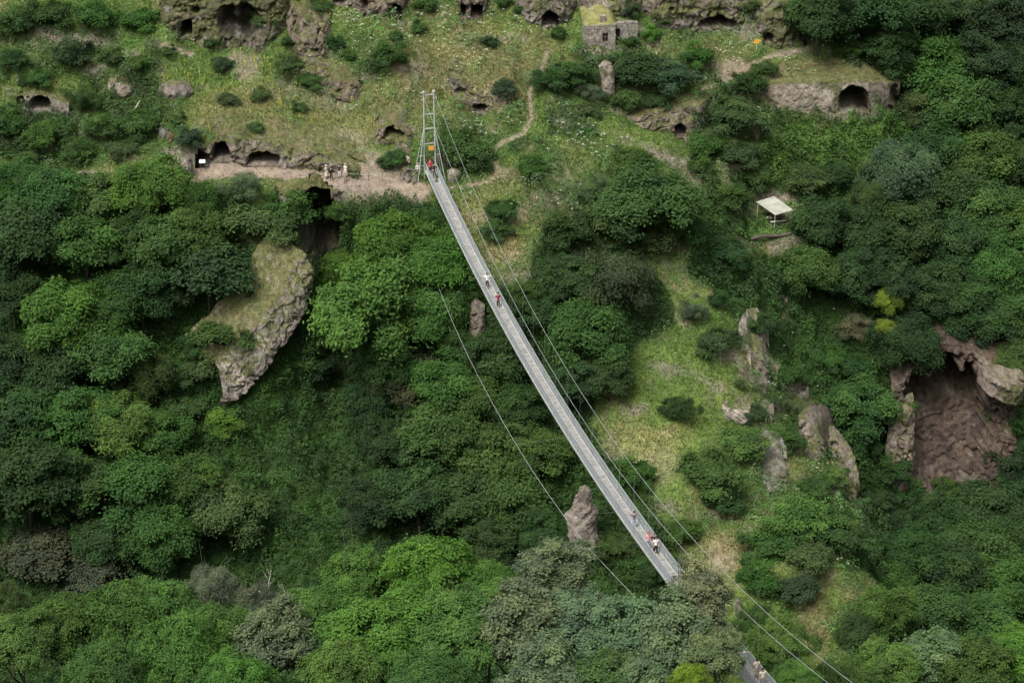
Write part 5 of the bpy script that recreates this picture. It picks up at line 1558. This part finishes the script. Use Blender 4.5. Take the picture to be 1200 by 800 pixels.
def pole():
    a = hit(151, 138); b = ray_pt(164, 118, a[1] + .6)
    mb = MB(); mb.tube([(0, 0, -.2), Vector(b) - Vector(a)], .06, 7)
    o = mb.build('leaning_pole', M['palewood'], None, True, a); tag(o, 'pale wooden pole leaning out of the bushes on the left slope', 'pole')
pole()
def rope_rail():
    pts = [hit(x, y) for x, y in ((389, 207), (404, 210), (418, 213), (432, 212), (448, 214))]
    r = empty('rope_fence', pts[0]); tag(r, 'low handrail of thin posts and rope along the dirt path edge', 'fence')
    o = Vector(pts[0])
    for p in pts:
        mb = MB(); mb.tube([Vector(p) - o - Vector((0, 0, .2)), Vector(p) - o + Vector((0, 0, .95))], .035, 6); mb.build('post', M['wood'], r)
    mb = MB()
    for i in range(len(pts) - 1):
        a, b = Vector(pts[i]) - o + Vector((0, 0, .9)), Vector(pts[i + 1]) - o + Vector((0, 0, .9))
        mb.tube([a.lerp(b, t) - Vector((0, 0, .5 * t * (1 - t))) for t in np.linspace(0, 1, 7)], .018, 5)
    mb.build('rope', M['palewood'], r)
    p = hit(369, 211)
    mb = MB(); mb.tube([(0, 0, -.2), (.02, 0, 1.0)], .04, 6)
    tag(mb.build('marker_post', M['wood'], None, True, p), 'single short wooden post at the outer edge of the dirt path', 'post')
rope_rail()

# bare dead trees: twigs poking above the lower left grove, and a fallen trunk
def dead_tree(px, py, Y, label, seed, h=4.0):
    rng = random.Random(seed); c = Vector(ray_pt(px, py, Y)); gz = float(ground(c.x, c.y))
    mb = MB(); top = Vector((0, 0, c.z - gz))
    mb.tube([(0, 0, -.5), top * .5 + Vector((.3, 0, 0)), top], [.22, .16, .1], 6)
    for i in range(16):
        s = top * rng.uniform(.75, 1.0); a = rng.uniform(0, 6.28); L = rng.uniform(1.0, h * .6)
        e = s + Vector((math.cos(a) * L * .8, math.sin(a) * L * .8, L * rng.uniform(.3, 1)))
        m = s.lerp(e, .5) + Vector((rng.uniform(-.3, .3), 0, rng.uniform(-.2, .2)))
        mb.tube([s, m, e], [.07, .045, .02], 5)
        for k in range(3):
            t = m.lerp(e, rng.uniform(0, .9)); q = t + Vector((rng.uniform(-.6, .6), rng.uniform(-.6, .6), rng.uniform(.1, .7)))
            mb.tube([t, q], [.03, .012], 4)
    o = mb.build('dead_tree', M['deadwood'], None, True, (c.x, c.y, gz)); tag(o, label, 'dead tree')
M['deadwood'] = plain_mat('dead_wood', (.30, .28, .24), .9, 0, .2, 4)
dead_tree(304, 692, 143, 'bare grey dead treetop sticking up from the bottom left grove', 3)
dead_tree(342, 700, 145, 'smaller bare dead treetop right of the grey one, bottom left grove', 5, 3)
def fallen_log():
    a, b = hit(880, 283), hit(932, 277)
    mb = MB(); pts = [Vector(a).lerp(Vector(b), t) + Vector((0, 0, .25 + .15 * math.sin(t * 7))) - Vector(a) for t in np.linspace(0, 1, 9)]
    mb.tube(pts, [.22, .24, .2, .26, .22, .2, .22, .18, .12], 7)
    tag(mb.build('fallen_log', M['bark'], None, True, a), 'brown fallen trunk lying on the slope below the shelter', 'log')
fallen_log()

# ------------------------------------------------------------------ people
POSES = {
 'stand': dict(el=(.25, .02, 1.13), wr=(.26, -.06, .89), kn=(.10, -.02, .50), an=(.11, .02, .09)),
 'walk':  dict(el=(.25, .06, 1.14), wr=(.24, -.10, .93), kn=(.09, -.10, .51), an=(.09, -.14, .10), an2=(.09, .22, .14), kn2=(.09, .04, .49)),
 'wide':  dict(el=(.42, .02, 1.28), wr=(.62, -.06, 1.30), kn=(.10, -.06, .50), an=(.10, -.08, .09), an2=(.10, .16, .10)),
 'photo': dict(el=(.31, -.14, 1.22), wr=(.10, -.30, 1.46), kn=(.10, -.02, .50), an=(.12, .02, .09)),
 'hips':  dict(el=(.38, .06, 1.14), wr=(.19, -.06, 1.0), kn=(.11, -.02, .50), an=(.14, .02, .09)),
 'clasp': dict(el=(.27, .10, 1.14), wr=(.05, .17, .98), kn=(.10, -.04, .50), an=(.10, -.02, .09), an2=(.10, .08, .09)),
}
_skin = {}
PEND = []
def skin_obj(name, verts, edges, root=0, sub=1):
    """verts: (pos, radius)"""
    bm = bmesh.new(); lay = bm.verts.layers.skin.verify()
    vs = []
    for i, (p, r) in enumerate(verts):
        v = bm.verts.new(p); rr = r if hasattr(r, '__len__') else (r, r)
        v[lay].radius = rr; v[lay].use_root = (i == root); vs.append(v)
    for a, b in edges: bm.edges.new((vs[a], vs[b]))
    me = bpy.data.meshes.new(name); bm.to_mesh(me); bm.free()
    o = bpy.data.objects.new(name, me); COL.objects.link(o)
    s = o.modifiers.new('skin', 'SKIN'); s.use_smooth_shade = True; s.branch_smoothing = .3
    if sub: u = o.modifiers.new('sub', 'SUBSURF'); u.levels = sub; u.render_levels = sub
    dg = bpy.context.evaluated_depsgraph_get()
    m2 = bpy.data.meshes.new_from_object(o.evaluated_get(dg))
    bpy.data.objects.remove(o); bpy.data.meshes.remove(me)
    m2.name = name
    return m2

def figure(pose):
    P = POSES[pose]
    def sd(p, s): return (p[0] * s, p[1], p[2])
    V = [((0, 0, .93), (.15, .11)), ((0, 0, 1.12), (.125, .095)), ((0, .01, 1.33), (.155, .105)), ((0, .01, 1.46), .055), ((0, -.02, 1.54), .075), ((0, -.02, 1.63), (.08, .095)), ((0, -.01, 1.70), .055),
         ((0, -.13, 1.585), .016)]
    E = [(0,1),(1,2),(2,3),(3,4),(4,5),(5,6),(4,7)]
    idx = {}
    for s in (1, -1):
        b = len(V)
        an = P['an'] if s == 1 or 'an2' not in P else P['an2']
        kn = P['kn'] if s == 1 or 'kn2' not in P else P['kn2']
        V += [(sd((.19, .01, 1.40), s), .058), (sd(P['el'], s), .042), (sd(P['wr'], s), .030)]
        E += [(2, b), (b, b + 1), (b + 1, b + 2)]
        e, w = Vector(sd(P['el'], s)), Vector(sd(P['wr'], s)); d = (w - e).normalized()
        side = d.cross(Vector((0, 1, .3))).normalized()
        pm = w + d * .07
        V.append((tuple(pm), (.040, .022))); E.append((b + 2, b + 3)); pi = b + 3
        for k, L in enumerate((.062, .075, .070, .055)):
            q0 = pm + side * (k - 1.5) * .019 + d * .03; q1 = q0 + d * L * .6 + Vector((0, -.012, 0)); q2 = q1 + d * L * .35 + Vector((0, -.022, 0))
            n = len(V); V += [(tuple(q0), .0085), (tuple(q1), .008), (tuple(q2), .007)]; E += [(pi, n), (n, n + 1), (n + 1, n + 2)]
        t0 = w + d * .03 + side * .04; t1 = t0 + d * .045 + side * .02
        n = len(V); V += [(tuple(t0), .010), (tuple(t1), .008)]; E += [(b + 2, n), (n, n + 1)]
        h = len(V)
        V += [(sd((.09, 0, .88), s), (.095, .10)), (sd(kn, s), .060), (sd(an, s), .040), ((an[0] * s, an[1] - .13, max(.035, an[2] - .055)), (.042, .03))]
        E += [(0, h), (h, h + 1), (h + 1, h + 2), (h + 2, h + 3)]
        idx[s] = (b, h)
        V.append((((.085 * s), .0, 1.60), .018)); E.append((5, len(V) - 1))       # ear
    return V, E, idx

def body_mesh(pose):
    k = ('body', pose)
    if k not in _skin:
        V, E, _ = figure(pose); _skin[k] = skin_obj('body', V, E)
    return _skin[k]
def top_mesh(pose, sleeve):
    k = ('top', pose, sleeve)
    if k not in _skin:
        V, E, ix = figure(pose)
        vs = [((0, 0, .86), (.175, .14)), ((0, 0, .98), (.165, .13)), ((0, 0, 1.14), (.15, .12)), ((0, .01, 1.33), (.18, .13)), ((0, .01, 1.43), (.10, .085))]
        es = [(0,1),(1,2),(2,3),(3,4)]
        for s in (1, -1):
            b, h = ix[s]; sh, el, wr = (Vector(V[b + j][0]) for j in range(3))
            n = len(vs)
            vs += [(tuple(sh), .080), (tuple(sh.lerp(el, .95)), .062)]; es += [(3, n), (n, n + 1)]
            if sleeve == 'long': vs.append((tuple(el.lerp(wr, .93)), .045)); es.append((n + 1, n + 2))
        _skin[k] = skin_obj('shirt', vs, es, 2)
    return _skin[k]
def leg_mesh(pose, short):
    k = ('leg', pose, short)
    if k not in _skin:
        V, E, ix = figure(pose)
        vs = [((0, 0, .99), (.15, .115)), ((0, 0, .90), (.165, .13))]; es = [(0, 1)]
        for s in (1, -1):
            b, h = ix[s]; hp, kn, an = (Vector(V[h + j][0]) for j in range(3))
            n = len(vs); vs += [(tuple(hp - Vector((0, 0, .05))), .115), (tuple(kn), .082)]; es += [(1, n), (n, n + 1)]
            if not short: vs.append((tuple(kn.lerp(an, .93)), .066)); es.append((n + 1, n + 2))
        _skin[k] = skin_obj('trousers', vs, es, 1)
    return _skin[k]
def dress_mesh():
    if 'dress' not in _skin:
        V = []; n = 16; R = [(1.0, .15), (.92, .19), (.75, .24), (.55, .28), (.38, .31)]
        for i, (z, r) in enumerate(R):
            for k in range(n):
                a = 2 * math.pi * k / n; f = 1 + .06 * math.sin(5 * a) * (i / 4)
                V.append((math.cos(a) * r * f, math.sin(a) * r * .8 * f, z))
        idx = np.arange(len(R) * n).reshape(len(R), n); nx = np.roll(idx, -1, 1)
        _skin['dress'] = new_mesh('skirt', V, quads=np.stack([idx[:-1], idx[1:], nx[1:], nx[:-1]], -1).reshape(-1, 4), smooth=True)
    return _skin['dress']
def hair_mesh(style):
    k = ('hair', style)
    if k not in _skin:
        V = []; R, C = 12, 18
        low = {'short': -.15, 'long': -.95, 'hat': .1}[style]
        for i in range(R):
            t = i / (R - 1); ph = math.pi / 2 - t * (math.pi / 2 - (math.asin(max(low, -.6)) if low > -.9 else -1.1))
            for j in range(C):
                a = 2 * math.pi * j / C
                front = max(0, -math.sin(a))
                p = ph if front < .4 else max(ph, .38)
                r = 1.0
                x, y, z = math.cos(a) * math.cos(p) * .105, math.sin(a) * math.cos(p) * .118 + .012, math.sin(p) * .115
                if style == 'long' and t > .6 and front < .4:
                    z -= (t - .6) * .5; x *= 1 + (t - .6) * .5; y = y * (1 + (t - .6) * .3) + .02
                if style == 'hat' and t > .85: x *= 1.75; y *= 1.6
                V.append((x, y, 1.635 + z))
        idx = np.arange(R * C).reshape(R, C); nx = np.roll(idx, -1, 1)
        _skin[k] = new_mesh('hair', V, quads=np.stack([idx[:-1], idx[1:], nx[1:], nx[:-1]], -1).reshape(-1, 4), smooth=True)
    return _skin[k]
def eye_mesh():
    if 'eye' not in _skin:
        mb = MB(); mb.tube([(0, -.004, 0), (0, .012, 0)], [.008, .014], 8)
        me = bpy.data.meshes.new('eye'); me.from_pydata(mb.v, [], mb.f); _skin['eye'] = me
    return _skin['eye']
def shoe_mesh():
    if 'shoe' not in _skin:
        V = []; R, C = 8, 12
        for i in range(R):
            t = i / (R - 1); y = .07 - t * .28; w = .048 * math.sin(math.pi * (.12 + .78 * t)) ** .5; hh = .085 * (1 - .55 * t)
            for j in range(C):
                a = 2 * math.pi * j / C
                V.append((math.cos(a) * w, y, max(0, .5 * hh + math.sin(a) * hh * .5)))
        idx = np.arange(R * C).reshape(R, C); nx = np.roll(idx, -1, 1)
        q = [tuple(r) for r in np.stack([idx[:-1], nx[:-1], nx[1:], idx[1:]], -1).reshape(-1, 4)] + [tuple(idx[0][::-1]), tuple(idx[-1])]
        _skin['shoe'] = new_mesh('shoe', V, faces=q, smooth=True)
    return _skin['shoe']
_cm = {}
def cloth(c):
    if c not in _cm: _cm[c] = plain_mat('cloth', c, .9, 0, .12, 9)
    return _cm[c]
SKINM = plain_mat('skin', (.48, .30, .22), .6, 0, .05, 5)
def sub(o_name, me, mat, root):
    o = bpy.data.objects.new(o_name, me); COL.objects.link(o); o.parent = root
    if len(me.materials) == 0: me.materials.append(mat)
    o.material_slots[0].link = 'OBJECT'; o.material_slots[0].material = mat
    return o
BLACK, WHITE, CREAM, JEAN, MAROON, RED, GREYC = (.018,.018,.022), (.72,.72,.70), (.60,.55,.44), (.16,.22,.34), (.22,.035,.045), (.55,.05,.06), (.28,.28,.28)
PINKC, BROWNH, TAN = (.62,.28,.30), (.05,.028,.018), (.45,.36,.27)
def person(loc, face, pose, top, legs, hair, label, sleeve='short', short=False, style='short', shoes=BLACK, skirt=False, h=1.0, extra=None, group=None):
    r = empty('person', loc, face); r.scale = (h, h, h)
    tag(r, label, 'person', group or ('visitors on the footbridge' if 'bridge' in label or 'shirt walking' in label or 'near group' in label or 'in the tower' in label else 'visitors by the path'))
    sub('body', body_mesh(pose), SKINM, r)
    sub('shirt', top_mesh(pose, sleeve), cloth(top), r)
    if skirt: sub('skirt', dress_mesh(), cloth(legs), r)
    else: sub('trousers', leg_mesh(pose, short), cloth(legs), r)
    sub('hair' if style != 'hat' else 'hat', hair_mesh(style), cloth(hair), r)
    P = POSES[pose]
    for s in (1, -1):
        e = sub('eye', eye_mesh(), cloth(BLACK), r); e.location = (s * .034, -.105, 1.62)
        an = P['an'] if s == 1 or 'an2' not in P else P['an2']
        q = sub('shoe', shoe_mesh(), cloth(shoes), r); q.location = (an[0] * s, an[1] - .02, max(0, an[2] - .09))
    if extra == 'bag':
        mb = MB(); mb.box((-.15, .10, 1.0), (.15, .26, 1.42)); b = mb.build('rucksack', cloth(BLACK), r)
        bv = b.modifiers.new('bevel', 'BEVEL'); bv.width = .05; bv.segments = 2
    return r
def deck_at(py):
    Yc = np.linspace(100, 221, 800)
    P = np.stack([BX(Yc), Yc, BZ(Yc)], -1)
    return float(np.interp(py, to_pix(P)[1][::-1], Yc[::-1]))
FT = math.atan2(-BT.x, BT.y)            # facing far end is rz = pi + this (figures look along -Y at rz = 0)
def on_deck(py, lat): 
    y = deck_at(py); return bpt(y, lat, .015)
away, toward = math.pi - math.atan2(BT.x, BT.y), -math.atan2(BT.x, BT.y)
away = math.pi + math.atan2(-BT.x, BT.y); toward = math.atan2(-BT.x, BT.y)
person(on_deck(337, -.02), toward, 'wide', WHITE, BLACK, BLACK, 'person in white top and black trousers with arms spread on the bridge', group=None)
person(on_deck(360, .05), toward, 'clasp', MAROON, (.03,.02,.025), BLACK, 'person in a maroon shirt walking right in front of the white topped one', sleeve='short')
person(on_deck(618, -.10), away, 'photo', (.12,.13,.17), (.36,.42,.50), BLACK, 'person in dark top and pale jeans near the low end of the bridge', shoes=WHITE)
person(on_deck(643, -.18), toward, 'walk', PINKC, JEAN, (.35,.04,.06), 'person with red hair in a pink top and blue jeans on the bridge', style='long')
person(on_deck(645, .30), toward, 'hips', (.03,.022,.025), BLACK, BLACK, 'dark dressed person close behind the white topped woman on the bridge', style='long', sleeve='long')
person(on_deck(649, .12), toward, 'walk', (.78,.76,.72), BLACK, BLACK, 'woman in a loose white top and black trousers, front of the near group', style='long', shoes=TAN)
person(on_deck(781, -.16), toward, 'wide', (.55,.58,.55), (.20,.27,.36), BROWNH, 'person in a pale patterned top reaching for the railing, bottom right', short=True)
person(on_deck(794, .30), away, 'stand', (.62,.50,.46), TAN, BLACK, 'person in a light pink top walking behind the lowest one on the bridge')
person(on_deck(805, .14), toward, 'stand', (.70,.64,.48), GREYC, BLACK, 'lowest person on the bridge, in a cream top, at the bottom edge', style='long')
person(bpt(220.4, .12, .015), toward, 'hips', BLACK, BLACK, BROWNH, 'person all in black standing at the far bridge entrance', sleeve='long')
person(bpt(221.3, -.14, .015), toward, 'stand', RED, (.05,.05,.06), RED, 'person in red standing behind the black dressed one in the tower', style='short')
def on_ground(px, py): 
    p = hit(px, py); return p
person(on_ground(490, 207), math.radians(30), 'stand', (.62,.62,.60), BLACK, GREYC, 'person in a white shirt with a dark bag left of the bridge tower', sleeve='long', extra='bag')
person(on_ground(478, 197), math.radians(-30), 'stand', (.45,.46,.42), (.06,.07,.05), BROWNH, 'person in a grey shirt beside the bush left of the tower')
person(on_ground(383, 210), math.radians(60), 'stand', (.62,.56,.46), (.55,.48,.38), (.5,.42,.3), 'person in a beige dress, leftmost of the path group', skirt=True, style='hat')
person(on_ground(388.5, 214), math.radians(20), 'walk', BLACK, (.04,.04,.04), BROWNH, 'person in black standing nearest the path edge', sleeve='long')
person(on_ground(398, 209), math.radians(-20), 'stand', (.03,.03,.035), (.60,.58,.55), BLACK, 'person in a black top and white trousers on the path')
person(on_ground(405, 208), math.radians(-40), 'stand', (.66,.62,.55), (.60,.55,.48), TAN, 'person in white with a sun hat on the path', skirt=True, style='hat')
person(on_ground(404.5, 217), math.radians(10), 'hips', (.36,.30,.24), (.33,.30,.27), (.4,.36,.3), 'person in grey brown clothes, rightmost at the path edge', h=.95)
# ------------------------------------------------------------------ camera, sky, sun
cam = bpy.data.cameras.new('camera'); co = bpy.data.objects.new('camera', cam); COL.objects.link(co)
co.location = (0, 0, CAMZ); co.rotation_euler = (math.radians(90) - PITCH, 0, 0)
cam.sensor_width = 36; cam.lens = 70; cam.clip_end = 2000; cam.clip_start = .5
SC.camera = co
w = bpy.data.worlds.new('World'); SC.world = w; w.use_nodes = True
nt = w.node_tree; nt.nodes.clear()
SUN_EL, SUN_AZ = math.radians(58), math.radians(215)      # azimuth clockwise from +Y
sky = nt.nodes.new('ShaderNodeTexSky'); sky.sky_type = 'NISHITA'; sky.sun_disc = False
sky.sun_elevation = SUN_EL; sky.sun_rotation = SUN_AZ; sky.air_density = 1.0; sky.dust_density = 5.0; sky.ozone_density = .6
hs = nt.nodes.new('ShaderNodeHueSaturation'); hs.inputs['Saturation'].default_value = .3
bg = nt.nodes.new('ShaderNodeBackground'); bg.inputs['Strength'].default_value = .10
ou = nt.nodes.new('ShaderNodeOutputWorld')
nt.links.new(sky.outputs[0], hs.inputs['Color']); nt.links.new(hs.outputs[0], bg.inputs['Color']); nt.links.new(bg.outputs[0], ou.inputs[0])
sl = bpy.data.lights.new('sun', 'SUN'); so = bpy.data.objects.new('sun', sl); COL.objects.link(so)
sl.energy = 1.45; sl.angle = math.radians(22); sl.color = (1.0, .98, .94)
d = Vector((math.sin(SUN_AZ) * math.cos(SUN_EL), math.cos(SUN_AZ) * math.cos(SUN_EL), math.sin(SUN_EL)))
so.rotation_euler = (-d).to_track_quat('-Z', 'Y').to_euler(); so.location = (0, 0, 300)
SC.view_settings.view_transform = 'Standard'; SC.view_settings.look = 'None'; SC.view_settings.exposure = 1.05; SC.view_settings.gamma = 1.0
try: SC.view_settings.use_curve_mapping = False
except Exception: pass
SC.cycles.max_bounces = 6; SC.cycles.diffuse_bounces = 3; SC.cycles.transmission_bounces = 3
